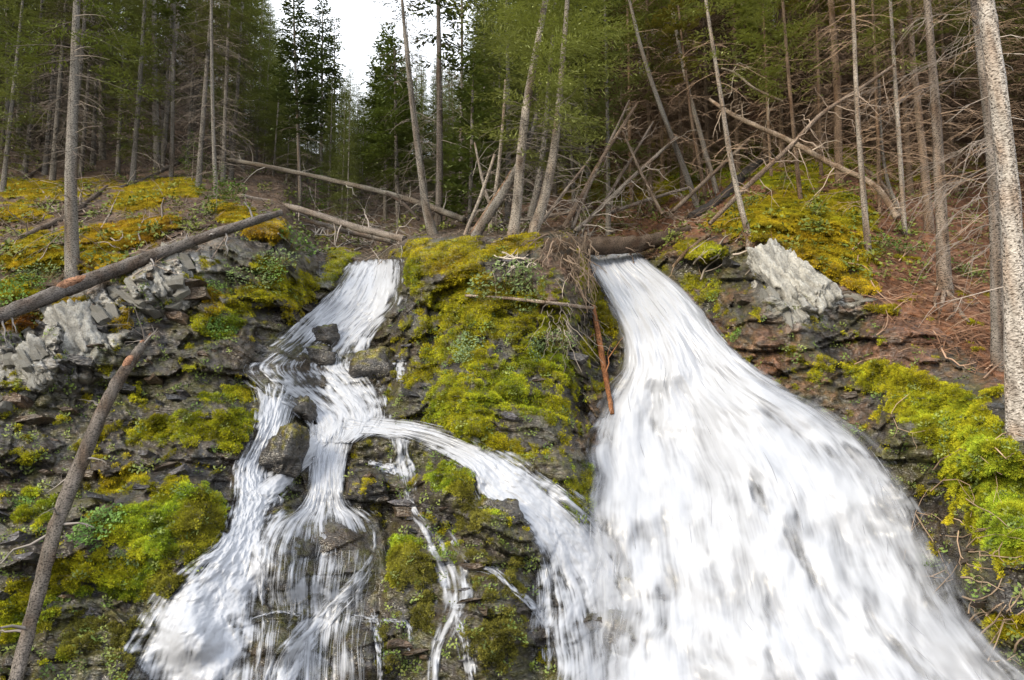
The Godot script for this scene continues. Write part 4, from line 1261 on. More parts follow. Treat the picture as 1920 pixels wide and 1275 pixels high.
	for side in 3:
		var am := ArrayMesh.new()
		var q: Dictionary = protos[[1, 5, 2][side]]
		for z in ["trunk", "dead", "crown"]:
			var arr: Array = q[z].surface_get_arrays(0)
			if z == "crown":
				var vv: PackedVector3Array = arr[Mesh.ARRAY_VERTEX]
				for j in vv.size():
					vv[j].y += q.H * q.cb
				arr[Mesh.ARRAY_VERTEX] = vv
			am.add_surface_from_arrays(Mesh.PRIMITIVE_TRIANGLES, arr)
			am.surface_set_material(am.get_surface_count() - 1, q[z].surface_get_material(0))
		var xf: Array[Transform3D] = []
		var n_try := 0
		while xf.size() < [60, 140, 85][side] and n_try < 3000:
			n_try += 1
			var u: float = rng.randf_range(-330, 420) if side == 0 else (rng.randf_range(1120, 2250) if side == 1 else rng.randf_range(480, 1120))
			var c := column(u)
			var v := lerpf(c[14] - 5.0, c[18] + 2.0, rng.randf())
			var g := ground(u, v)
			var okk := -g.z > 19.0
			for w in used:
				if w.distance_to(Vector2(g.x, g.z)) < 0.75:
					okk = false
					break
			if okk:
				used.append(Vector2(g.x, g.z))
				if side == 2:
					var most := minf(at(u, sky_limit(u), -g.z).y - g.y, 11.0) if sky_limit(u) > -900.0 else 10.0
					if most < 2.5:
						continue
					xf.append(Transform3D(Basis(Vector3.UP, rng.randf() * TAU).scaled(Vector3.ONE * most / q.H * rng.randf_range(0.8, 1.0)), g - Vector3(0, 0.15, 0)))
					continue
				xf.append(Transform3D(Basis(Vector3.UP, rng.randf() * TAU).scaled(Vector3.ONE * rng.randf_range(0.6, 0.8)), g - Vector3(0, 0.15, 0)))
		var mm := MultiMesh.new()
		mm.transform_format = MultiMesh.TRANSFORM_3D
		mm.mesh = am
		mm.instance_count = xf.size()
		for j in xf.size():
			mm.set_instance_transform(j, xf[j])
		var o := MultiMeshInstance3D.new()
		o.name = numbered("distant_forest")
		o.multimesh = mm
		add_child(o)
		o.set_meta("kind", "stuff"); o.set_meta("category", "forest")
		o.set_meta("label", ["dark mass of spruces deep in the wood above the golden moss", "brown mass of twiggy spruces deep on the slope above the soil bank", "green mass of spruces up the creek between the two slopes"][side])
	print("fill trees ", fills, " tries ", tries)

var NICKS := ["ledge trunk", "tall bare grey trunk", "trunk leaning to the sky gap", "twiggy thin trunk", "slender trunk behind the log", "spire by the creek gap", "second spire", "short spire", "shaded grey trunk", "stout twiggy trunk", "short pale trunk", "dim trunk above the young firs", "curved brink trunk", "straight brink trunk", "thin brink trunk", "stout pale trunk", "pale leaning trunk", "shaded trunk of the root mass", "steeply tilted trunk", "thin tilted pole", "slender leaning pole", "upright grey pole", "brown straight trunk", "slim brown trunk", "far-leaning grey trunk", "pale trunk by the black log", "thin trunk by the black log", "slim pale creek trunk", "low-boughed terrace trunk", "slender pale trunk", "thin pale trunk with sprays", "stout reddish trunk", "bare-rooted trunk", "big brown mound trunk", "mottled grey trunk", "large mottled pale trunk", "thin brown trunk", "bent thin trunk", "dark twiggy trunk", "trunk beyond the crossed poles", "trunk behind the sloping log", "tall thin spruce", "dense green spruce", "dark full spruce"]

func sky_limit(u: float) -> float:
	# highest picture row that a far tree may reach, read from the skyline between the near trees
	var L := [[400, -1000], [450, -300], [490, -40], [515, 40], [535, 90], [580, 110], [630, 130], [655, 120], [672, 140], [690, 150], [705, 110], [740, 85], [780, 85], [830, 95], [860, 105], [885, 50], [905, -150], [930, -1000]]
	if u < 400 or u > 930:
		return -1000.0
	for k in L.size() - 1:
		if u <= L[k + 1][0]:
			return lerpf(L[k][1], L[k + 1][1], (u - L[k][0]) / float(L[k + 1][0] - L[k][0]))
	return -1000.0

func stem_at(pts: PackedVector3Array, y: float) -> Vector3:
	for k in pts.size() - 1:
		if y <= pts[k + 1].y:
			return pts[k].lerp(pts[k + 1], clampf((y - pts[k].y) / maxf(pts[k + 1].y - pts[k].y, 0.001), 0, 1))
	return pts[pts.size() - 1]

func find_label(bit: String) -> Node3D:
	for c in get_children():
		if c.has_meta("label") and bit in str(c.get_meta("label")):
			return c
	return null

func extra_parts() -> void:
	var r := RandomNumberGenerator.new(); r.seed = 77
	# green sprays low on the ledge tree
	var t := find_label("standing on the mossy ledge")
	var g0 := Color(0.12, 0.15, 0.045); var g1 := Color(0.19, 0.235, 0.07)
	for q in [[95, 112, PI, 1.3], [60, 90, 2.7, 1.5], [185, 105, 0.2, 1.2], [200, 140, -0.3, 1.3], [150, 95, 0.6, 1.0], [80, 40, 3.4, 1.2], [170, 30, 0.3, 1.2], [210, 60, -0.5, 1.2]]:
		var d := 12.0
		var p := at(140, q[1], d) - t.position
		var mb := MB.new()
		bough(mb, r, p, q[2], q[3], 0.05, g0, g1, 0.11, 0.1)
		bough(mb, r, p + Vector3(0, 0.1, 0), q[2] + 0.25, q[3] * 0.8, 0.08, g0, g1, 0.11, 0.1)
		curve_tube(mb, p, Vector3(cos(q[2]), 0.0, sin(q[2])), q[3] * 0.6, Vector3(0, -0.2, 0), 0.010, 0.004, 3, 3, DEADL, r)
		mb.n.clear()
		part(t, "bough", mb.mesh(), M.needle)
	# long drooping dead twigs of the large pale trunk
	t = find_label("large mottled pale trunk")
	var dl := 8.6
	for q in [[1868, 60, 1.5], [1878, 150, 1.7], [1886, 250, 1.7], [1893, 300, 1.4], [1896, 330, 1.8], [1898, 360, 1.6], [1900, 410, 1.2], [1902, 250, 1.3], [1880, 90, 2.1], [1870, 30, 1.8], [1898, 450, 1.0]]:
		var mb := MB.new()
		var p := at(q[0], q[1], dl) - t.position
		var az := PI + r.randf_range(-0.7, 0.5)
		var h := Vector3(cos(az), r.randf_range(-0.25, 0.12), sin(az)).normalized()
		var cc := Color(0.32, 0.27, 0.23) * r.randf_range(0.6, 1.1)
		var pts := curve_tube(mb, p, h, q[2] * 0.75, Vector3(0, -r.randf_range(0.15, 0.5), 0), 0.008, 0.003, 6, 4, cc, r, 0.025)
		for k in 14:
			var f := r.randf_range(0.3, 1.0) * 5.9
			var a := pts[int(f)].lerp(pts[mini(int(f) + 1, 6)], f - int(f))
			var td := (h * r.randf_range(0.2, 1.0) + Vector3(r.randf_range(-.5, .2), r.randf_range(-0.9, 0.2), r.randf_range(-.5, .5))).normalized()
			curve_tube(mb, a, td, r.randf_range(0.15, 0.6), Vector3(0, -r.randf_range(0.0, 0.6), 0), 0.0035, 0.0015, 4, 3, cc, r, 0.012)
		part(t, "dead_twig", mb.mesh(), M.twig)
	# bare roots
	t = find_label("bare roots gripping")
	for q in [[[1768, 540], [1782, 556], [1800, 566], [1822, 572], [1836, 566]], [[1772, 545], [1784, 560], [1792, 575], [1786, 590], [1772, 602]], [[1790, 575], [1806, 592], [1818, 604]], [[1762, 545], [1752, 560], [1756, 580]], [[1760, 538], [1746, 530], [1738, 524]], [[1770, 548], [1766, 570], [1758, 596]], [[1776, 536], [1800, 540], [1830, 556]]]:
		var pts := PackedVector3Array(); var rad := PackedFloat32Array()
		for k in q.size():
			pts.append(at(q[k][0], q[k][1], samp(D, q[k][0], q[k][1]) - 0.03) - t.position)
			rad.append(lerpf(0.05, 0.012, float(k) / (q.size() - 1)))
		part(t.get_node("trunk"), "root", wood_mesh(pts, rad, 6, Color(0.36, 0.29, 0.235), r, 3), M.bark)

# ------------------------------------------------------------------ logs and sticks
# label, picture points (u, v, width), how far in front of the ground (m), colour, depths at both ends (0 = from the ground), stubs
var LOGS := [
	["long grey log lying across the ledge with orange stripped patch", [[-60, 612, 30], [0, 592, 28], [90, 556, 27], [150, 532, 27], [260, 490, 24], [380, 446, 20], [470, 416, 16], [528, 398, 12]], 0.0, Color(0.20, 0.188, 0.185), 10.45, 12.5, 9],
	["broken mottled log leaning on the wet rock face", [[22, 1300, 23], [62, 1150, 24], [106, 985, 26], [152, 866, 25], [206, 742, 22], [242, 684, 20], [264, 652, 16], [274, 640, 10], [284, 626, 3]], 0.20, Color(0.20, 0.18, 0.165), 0.0, 0.0, 12],
	["long straight fallen log sloping down to the curved trunk", [[395, 294, 7], [500, 312, 9], [640, 342, 10], [760, 372, 11], [870, 412, 13]], 0.0, Color(0.24, 0.225, 0.20), 21.0, 15.5, 10],
	["weathered log lying over the brink above the thin cascade", [[436, 364, 8], [560, 392, 12], [660, 424, 14], [758, 448, 15]], 0.3, Color(0.36, 0.32, 0.29), 0.0, 0.0, 8],
	["second weathered log beside the one over the thin cascade", [[560, 408, 9], [650, 434, 10], [735, 452, 11]], 0.35, Color(0.33, 0.30, 0.27), 0.0, 0.0, 5],
	["dark bent branch propped below the long straight log", [[725, 362, 6], [760, 385, 7], [785, 412, 6]], 0.0, Color(0.09, 0.075, 0.065), 16.2, 15.0, 3],
	["thick dark mossy log bridging the creek above the broad fall", [[1058, 462, 30], [1070, 460, 37], [1120, 461, 35], [1180, 459, 33], [1235, 449, 27], [1292, 430, 20]], 0.0, Color(0.15, 0.115, 0.09), 13.3, 14.6, 12],
	["blackened log lying upslope towards the leaning trunks", [[1296, 408, 20], [1350, 376, 22], [1400, 326, 22], [1442, 284, 20]], 0.15, Color(0.10, 0.092, 0.09), 0.0, 0.0, 4],
	["pale fallen pole crossing from the leaning trunk to the soil bank", [[1330, 186, 6], [1380, 218, 9], [1480, 264, 11], [1560, 308, 11], [1640, 348, 11], [1682, 408, 12]], 0.0, Color(0.42, 0.34, 0.27), 15.5, 13.2, 12],
	["thin dead pole rising across the slender trunk with twiggy top", [[1330, 420, 8], [1400, 350, 10], [1480, 276, 9], [1540, 214, 8], [1604, 172, 7], [1676, 122, 5]], 0.0, Color(0.36, 0.29, 0.24), 13.6, 14.0, 26],
	["pale dead pole leaning from the root mass over the moss hillside", [[1080, 432, 10], [1110, 405, 9], [1180, 338, 8], [1268, 258, 6]], 0.0, Color(0.42, 0.37, 0.32), 14.0, 16.5, 12],
	["brown barked pole leaning from the litter beside the pale pole", [[1056, 428, 10], [1088, 372, 9], [1130, 295, 8], [1196, 192, 5]], 0.0, Color(0.33, 0.25, 0.19), 14.2, 16.0, 14],
	["thin twiggy pole crossing the brown barked one", [[1072, 430, 8], [1104, 350, 7], [1142, 270, 6], [1180, 188, 4]], 0.0, Color(0.34, 0.29, 0.25), 14.4, 16.2, 14],
	["flat pale log lying behind the tilted poles at the brink", [[880, 432, 8], [960, 416, 9], [1060, 400, 8], [1110, 388, 6]], 0.0, Color(0.33, 0.30, 0.27), 15.0, 16.5, 5],
	["peeling reddish pole tilted beside the steep grey trunk", [[884, 440, 10], [920, 385, 10], [960, 322, 8]], 0.0, Color(0.40, 0.28, 0.20), 14.2, 15.0, 3],
	["thin pale stick jutting over the mossy rock between the falls", [[872, 554, 5], [960, 560, 6], [1040, 569, 7], [1112, 578, 7]], 0.22, Color(0.50, 0.42, 0.35), 0.0, 0.0, 3],
	["stripped orange pole hanging down beside the broad fall", [[1112, 574, 9], [1124, 640, 12], [1136, 710, 11], [1148, 776, 8]], 0.2, Color(0.40, 0.19, 0.095), 0.0, 0.0, 2],
	["fallen branch with bare twigs on the golden moss ledge", [[-20, 480, 12], [60, 436, 12], [130, 402, 10], [200, 350, 7]], 0.12, Color(0.20, 0.165, 0.14), 0.0, 0.0, 16],
	["grey branch lying under the slender trunk on the moss slope", [[225, 352, 7], [290, 328, 8], [352, 292, 7]], 0.15, Color(0.20, 0.18, 0.165), 0.0, 0.0, 18],
	["dark fallen trunk among the young firs", [[-40, 284, 9], [20, 288, 10], [70, 300, 9]], 0.15, Color(0.17, 0.14, 0.125), 0.0, 0.0, 6],
	["bare twiggy branch bowed over the dark ledge tree foot", [[45, 335, 5], [90, 300, 6], [115, 250, 6], [125, 200, 4]], 0.5, Color(0.26, 0.215, 0.18), 0.0, 0.0, 16],
	["curved pale branch arching among the boughs by the leaning trunk", [[1352, 128, 4], [1380, 138, 5], [1415, 166, 5], [1468, 190, 4]], 0.0, Color(0.40, 0.34, 0.27), 15.0, 15.0, 6],
	["dead pole lying on the soil behind the slender pale trunk", [[1600, 300, 6], [1650, 340, 7], [1690, 400, 7]], 0.1, Color(0.30, 0.25, 0.22), 0.0, 0.0, 4],
	["grey dead pole leaning out of the litter heap behind the bridging log", [[1120, 400, 6], [1170, 320, 6], [1225, 228, 4]], 0.0, Color(0.33, 0.28, 0.24), 15.0, 17.0, 10],
	["dead pole leaning the other way over the litter heap", [[1242, 402, 7], [1200, 320, 6], [1164, 236, 4]], 0.0, Color(0.30, 0.24, 0.19), 15.0, 16.5, 12],
	["pale pole propped between the pale leaning trunk and the moss hillside", [[1010, 424, 7], [1060, 358, 6], [1108, 296, 5]], 0.0, Color(0.40, 0.35, 0.31), 14.2, 16.0, 8],
	["thin grey pole tilted back beside the tilted trunk", [[934, 428, 7], [908, 350, 6], [890, 268, 4]], 0.0, Color(0.33, 0.30, 0.27), 14.6, 16.0, 8],
	["long pole lying up the slope behind the blackened log", [[1262, 396, 8], [1330, 332, 8], [1404, 262, 6]], 0.0, Color(0.33, 0.265, 0.21), 15.2, 17.5, 10],
	["low pole lying across the litter towards the leaning trunks", [[1148, 398, 8], [1210, 376, 7], [1292, 352, 6]], 0.0, Color(0.34, 0.29, 0.25), 15.4, 16.6, 6],
	["mossy branch slanting down past the orange soil bank", [[1330, 440, 9], [1290, 470, 8], [1262, 500, 6]], 0.1, Color(0.26, 0.19, 0.13), 0.0, 0.0, 5],
]

func build_logs() -> void:
	for k in LOGS.size():
		var L: Array = LOGS[k]
		var r := RandomNumberGenerator.new(); r.seed = 900 + k
		var q: Array = L[1]
		var pts := PackedVector3Array(); var rad := PackedFloat32Array()
		var d0: float = L[4]; var d1: float = L[5]
		for j in q.size():
			var f := float(j) / (q.size() - 1)
			var d := lerpf(d0, d1, f)
			if d0 == 0.0:
				var da := samp(DS, q[0][0], q[0][1]); var db := samp(DS, q[q.size() - 1][0], q[q.size() - 1][1])
				d = minf(lerpf(da, db, f), samp(D, q[j][0], q[j][1]) + 0.1) - L[2]
			pts.append(at(q[j][0], q[j][1], d)); rad.append(q[j][2] * 0.5 * d / F)
		var base := pts[0]
		for j in pts.size():
			pts[j] -= base
		var t := thing("fallen_log" if q[1][2] > 8 else "fallen_branch", L[0], "log" if q[1][2] > 8 else "branch", base, "")
		var stem := part(t, "stem", wood_mesh(pts, rad, 12 if q[1][2] > 14 else 7, L[3], r, 8, 0.13), M.bark)
		var dir := (pts[pts.size() - 1] - pts[0]).normalized()
		var dm := MB.new()
		for j in L[6]:
			var f := r.randf_range(0.08, 0.98) * (pts.size() - 1)
			var i0 := int(f)
			var p := pts[i0].lerp(pts[mini(i0 + 1, pts.size() - 1)], f - i0)
			var rr := lerpf(rad[i0], rad[mini(i0 + 1, rad.size() - 1)], f - i0)
			var sd := (Vector3(r.randfn(0, 1), r.randfn(0, 1), r.randfn(0.3, 0.8))).normalized()
			sd = (sd - dir * sd.dot(dir) * 0.6).normalized()
			var ln := r.randf_range(0.15, 0.55) if rad[0] > 0.08 else r.randf_range(0.2, 0.9)
			var pp := curve_tube(dm, p + sd * rr * 0.7, sd, ln, Vector3(0, -0.25, 0), clampf(rr * 0.28, 0.005, 0.02), 0.003, 4, 4, L[3] * r.randf_range(0.8, 1.5), r, ln * 0.04)
			for z in 2:
				curve_tube(dm, pp[2 + z], (sd + Vector3(r.randfn(0, .6), r.randfn(0, .6), r.randfn(0, .6))).normalized(), ln * 0.5, Vector3(0, -0.2, 0), 0.005, 0.002, 3, 3, L[3] * r.randf_range(0.8, 1.4), r, 0.01)
		if dm.v.size():
			part(stem, "twigs", dm.mesh(), M.twig).set_meta("kind", "stuff")
		# stripped bark patches
		var strip := []
		if k == 0:
			strip = [[0.335, 0.455]]
		elif k == 1:
			strip = [[0.95, 1.0], [0.78, 0.83], [0.60, 0.66]]
		for s in strip:
			var sp2 := PackedVector3Array(); var sr := PackedFloat32Array()
			for j in 6:
				var f := lerpf(s[0], s[1], j / 5.0) * (pts.size() - 1)
				var i0 := mini(int(f), pts.size() - 2)
				sp2.append(pts[i0].cubic_interpolate(pts[i0 + 1], pts[maxi(i0 - 1, 0)], pts[mini(i0 + 2, pts.size() - 1)], f - i0) + Vector3(0, 0.004, 0.012))
				sr.append(lerpf(rad[i0], rad[i0 + 1], f - i0) * (1.02 if j > 0 and j < 5 else 0.9))
			for j in 6:
				var bulge := sin(PI * (0.12 + 0.76 * j / 5.0))
				sp2[j] += Vector3(0.0, 0.35, 0.42) * sr[j]
				sr[j] *= 0.72 * (0.35 + 0.65 * bulge)
			var o := part(stem, "bare_wood", wood_mesh(sp2, sr, 12, Color(0.36, 0.20, 0.13), r, 2), M.bark)
			o.set_meta("label", "orange patch where the bark has come off")

func stick(called: String, label: String, group: String, u: float, v: float, ang: float, len_px: float, w: float, off: float, col: Color, r: RandomNumberGenerator, kids := 2) -> void:
	var pts := PackedVector3Array(); var rad := PackedFloat32Array()
	var bendy := r.randfn(0, 0.7)
	for j in 6:
		var f := j / 5.0 - 0.5
		var a := ang + bendy * f
		var uu := u + cos(a) * len_px * f
		var vv := v + sin(a) * len_px * f + r.randfn(0, len_px * 0.025)
		var d := lerpf(samp(DS, uu, vv), samp(D, uu, vv), 0.6) - off * (0.5 + r.randf() * 0.3)
		pts.append(at(uu, vv, d)); rad.append(w * 0.5 * d / F * lerpf(1.0, 0.35, j / 5.0))
	var base := pts[0]
	for j in 6:
		pts[j] -= base
	var mb := MB.new()
	mb.tube(pts, rad, 5, col)
	for k in kids:
		var i0 := r.randi_range(1, 4)
		var td := (pts[5] - pts[0]).normalized() + Vector3(r.randfn(0, .6), r.randfn(0, .6), r.randf_range(-0.1, .6))
		curve_tube(mb, pts[i0], td.normalized(), (pts[5] - pts[0]).length() * r.randf_range(0.2, 0.45), Vector3(0, -0.15, 0), rad[i0] * 0.6, 0.002, 4, 4, col, r, 0.008)
	var o := single(called, mb.mesh(), M.twig, label, "branch", group)
	o.position = base

func build_sticks() -> void:
	var r := RandomNumberGenerator.new(); r.seed = 55
	var sets := [
		[34, Rect2(560, 392, 200, 78), 0.25, 0.7, 40, 110, 3.0, Color(0.30, 0.27, 0.24), "grey dead stick in the tangle over the thin cascade's lip", "sticks over the cascade lip"],
		[26, Rect2(1140, 395, 170, 40), 0.1, 0.6, 30, 100, 3.0, Color(0.34, 0.26, 0.20), "brown stick in the litter heap behind the bridging log", "sticks in the litter heap"],
		[12, Rect2(940, 478, 60, 26), -0.2, 0.4, 25, 60, 3.5, Color(0.50, 0.44, 0.37), "bleached splinter wedged under the roots between the falls", "bleached splinters under the roots"],
		[26, Rect2(1620, 450, 260, 240), 0.15, 0.8, 25, 110, 2.6, Color(0.36, 0.24, 0.17), "thin brown twig lying on the soil bank among the roots", "twigs on the soil bank"],
		[22, Rect2(1660, 790, 250, 290), 0.2, 1.3, 40, 150, 2.4, Color(0.36, 0.26, 0.18), "bare root or twig trailing over the hanging green moss", "twigs over the hanging moss"],
		[14, Rect2(1820, 1080, 100, 160), -0.6, 0.8, 40, 110, 3.4, Color(0.32, 0.24, 0.17), "root straggling down beside the foot of the broad fall", "roots by the broad fall"],
		[26, Rect2(60, 330, 420, 170), -0.3, 0.8, 30, 110, 2.8, Color(0.27, 0.225, 0.19), "dry twig lying on the golden moss ledge", "twigs on the golden moss"],
		[10, Rect2(1300, 440, 120, 60), -0.7, 0.5, 30, 80, 3.2, Color(0.36, 0.31, 0.26), "pale twig caught above the broad fall's far bank", "twigs above the broad fall"],
		[14, Rect2(860, 395, 260, 48), -0.8, 0.6, 40, 100, 3.5, Color(0.38, 0.34, 0.30), "pale dead stick leaning among the trunks at the root mass", "sticks among the root mass trunks"],
	]
	for s in sets:
		var rc: Rect2 = s[1]
		for k in s[0]:
			var u: float = rc.position.x + r.randf() * rc.size.x
			var v: float = rc.position.y + r.randf() * rc.size.y
			stick("dead_stick", s[8], s[9], u, v, s[2] + r.randfn(0, s[3] * 0.6), r.randf_range(s[4], s[5]), s[6] * r.randf_range(0.6, 1.5), 0.12, s[7] * r.randf_range(0.65, 1.25), r)

# ------------------------------------------------------------------ rocks
func block_mesh(sd: int, col: Color, wild := 1.0) -> ArrayMesh:
	# an angular block: cut corners, uneven faces, flat shaded; unit half size
	var r := RandomNumberGenerator.new(); r.seed = sd
	var mb := MB.new()
	var key := {}
	var sk := Vector3(r.randfn(0, .22), r.randfn(0, .15), r.randfn(0, .15)) * wild
	for face in 6:
		for a in 2:
			for b in 2:
				var q := []
				for c in [[0, 0], [1, 0], [1, 1], [0, 1]]:
					var x: float = (a + c[0]) - 1.0
					var y: float = (b + c[1]) - 1.0
					var p: Vector3 = [Vector3(1, x, y), Vector3(-1, y, x), Vector3(y, 1, x), Vector3(x, -1, y), Vector3(x, y, 1), Vector3(y, x, -1)][face]
					if not key.has(p):
						var o := p
						var corners := absf(p.x) + absf(p.y) + absf(p.z)
						if corners > 2.5:
							o *= lerpf(1.0, r.randf_range(0.72, 1.02), wild)
						elif corners > 1.5:
							o *= r.randf_range(0.9, 1.06)
						o += Vector3(r.randfn(0, .07), r.randfn(0, .07), r.randfn(0, .07)) * wild
						o += Vector3(sk.x * p.y, sk.y * p.z, sk.z * p.x)
						key[p] = o
					q.append(key[p])
				var cc := col * r.randf_range(0.85, 1.15)
				var k := mb.v.size()
				for z in 4:
					mb.v.append(q[z]); mb.c.append(cc)
				mb.i.append_array(PackedInt32Array([k, k + 2, k + 1, k, k + 3, k + 2]))
	return mb.mesh()

func boulder_mesh(sd: int, col: Color, moss: float, hue: float) -> ArrayMesh:
	var n1 := fnl(sd, 0.9, 3); var n2 := fnl(sd + 1, 3.2, 2)
	var cl := fnl(sd + 2, 0.9, 1, FastNoiseLite.TYPE_CELLULAR)
	cl.cellular_return_type = FastNoiseLite.RETURN_CELL_VALUE
	var mb := MB.new()
	var nu := 34; var nv := 22
	for y in nv + 1:
		for x in nu:
			var th := PI * y / nv
			var ph := TAU * x / nu
			var p := Vector3(sin(th) * cos(ph), cos(th), sin(th) * sin(ph))
			var s := Vector3(absf(p.x), absf(p.y), absf(p.z))
			var sq := 1.0 / pow(pow(s.x, 4.5) + pow(s.y, 4.5) + pow(s.z, 4.5), 1.0 / 4.5)
			p *= sq * (1.0 + 0.30 * n1.get_noise_3dv(p) + 0.10 * n2.get_noise_3dv(p) + 0.16 * cl.get_noise_3dv(p * 1.4))
			mb.v.append(p)
			var m := clampf((p.y * 0.5 + p.z * 0.3 + n1.get_noise_3dv(p * 1.7) * 0.9 + n2.get_noise_3dv(p) * 0.5 - 0.9 + moss) * 3.0, 0, 1)
			var rc := col * (1.0 + 0.4 * n2.get_noise_3dv(p * 0.7))
			mb.c.append(rc.lerp(moss_color(hue + 0.3 * n1.get_noise_3dv(p * 2.0), 0.6 + 0.35 * n2.get_noise_3dv(p * 2.0)), m))
	for y in nv:
		for x in nu:
			var a := y * nu + x; var b := y * nu + (x + 1) % nu
			mb.i.append_array(PackedInt32Array([a, b, a + nu, b, b + nu, a + nu]))
	var st := SurfaceTool.new()
	st.create_from(mb.mesh(), 0)
	st.generate_normals()
	return st.commit()

func crag_mesh(sd: int, col: Color) -> ArrayMesh:
	# a bedded mass: thin beds across its own x axis, broken corners, stains
	var n1 := fnl(sd, 0.8, 3); var n2 := fnl(sd + 1, 4.0, 3)
	var cl := fnl(sd + 2, 1.1, 1, FastNoiseLite.TYPE_CELLULAR)
	cl.cellular_return_type = FastNoiseLite.RETURN_CELL_VALUE
	var mb := MB.new()
	var nu := 72; var nv := 44
	for y in nv + 1:
		for x in nu:
			var th := PI * y / nv
			var ph := TAU * x / nu
			var p := Vector3(sin(th) * cos(ph), cos(th), sin(th) * sin(ph))
			var s := p.abs()
			p *= 1.0 / pow(pow(s.x, 5.0) + pow(s.y, 5.0) + pow(s.z, 5.0), 0.2)
			var bed := floorf((p.y + 0.25 * n1.get_noise_3dv(p)) * 8.5)
			var crack := floorf((p.x * 1.3 + hash1(int(bed) + sd) * 2.0) * 1.6)
			var k := hash1(int(bed) * 31 + int(crack) * 7 + sd)
			p *= 1.0 + 0.24 * n1.get_noise_3dv(p) + 0.17 * (k - 0.5) + 0.05 * n2.get_noise_3dv(p) + 0.14 * cl.get_noise_3dv(p)
			mb.v.append(p)
			mb.c.append(col * (0.62 + 0.6 * k + 0.5 * n2.get_noise_3dv(p * 0.6)))
	for y in nv:
		for x in nu:
			var a := y * nu + x; var b := y * nu + (x + 1) % nu
			mb.i.append_array(PackedInt32Array([a, b, a + nu, b, b + nu, a + nu]))
	var st := SurfaceTool.new()
	st.create_from(mb.mesh(), 0)
	st.deindex()
	st.generate_normals()
	return st.commit()

func crag(parent: Node3D, q: Array, sd: int, col: Color, r: RandomNumberGenerator, sink := 0.16) -> void:
	place_block(parent, "rock", crag_mesh(sd, col), q, r, M.pale, sink, 0.5)

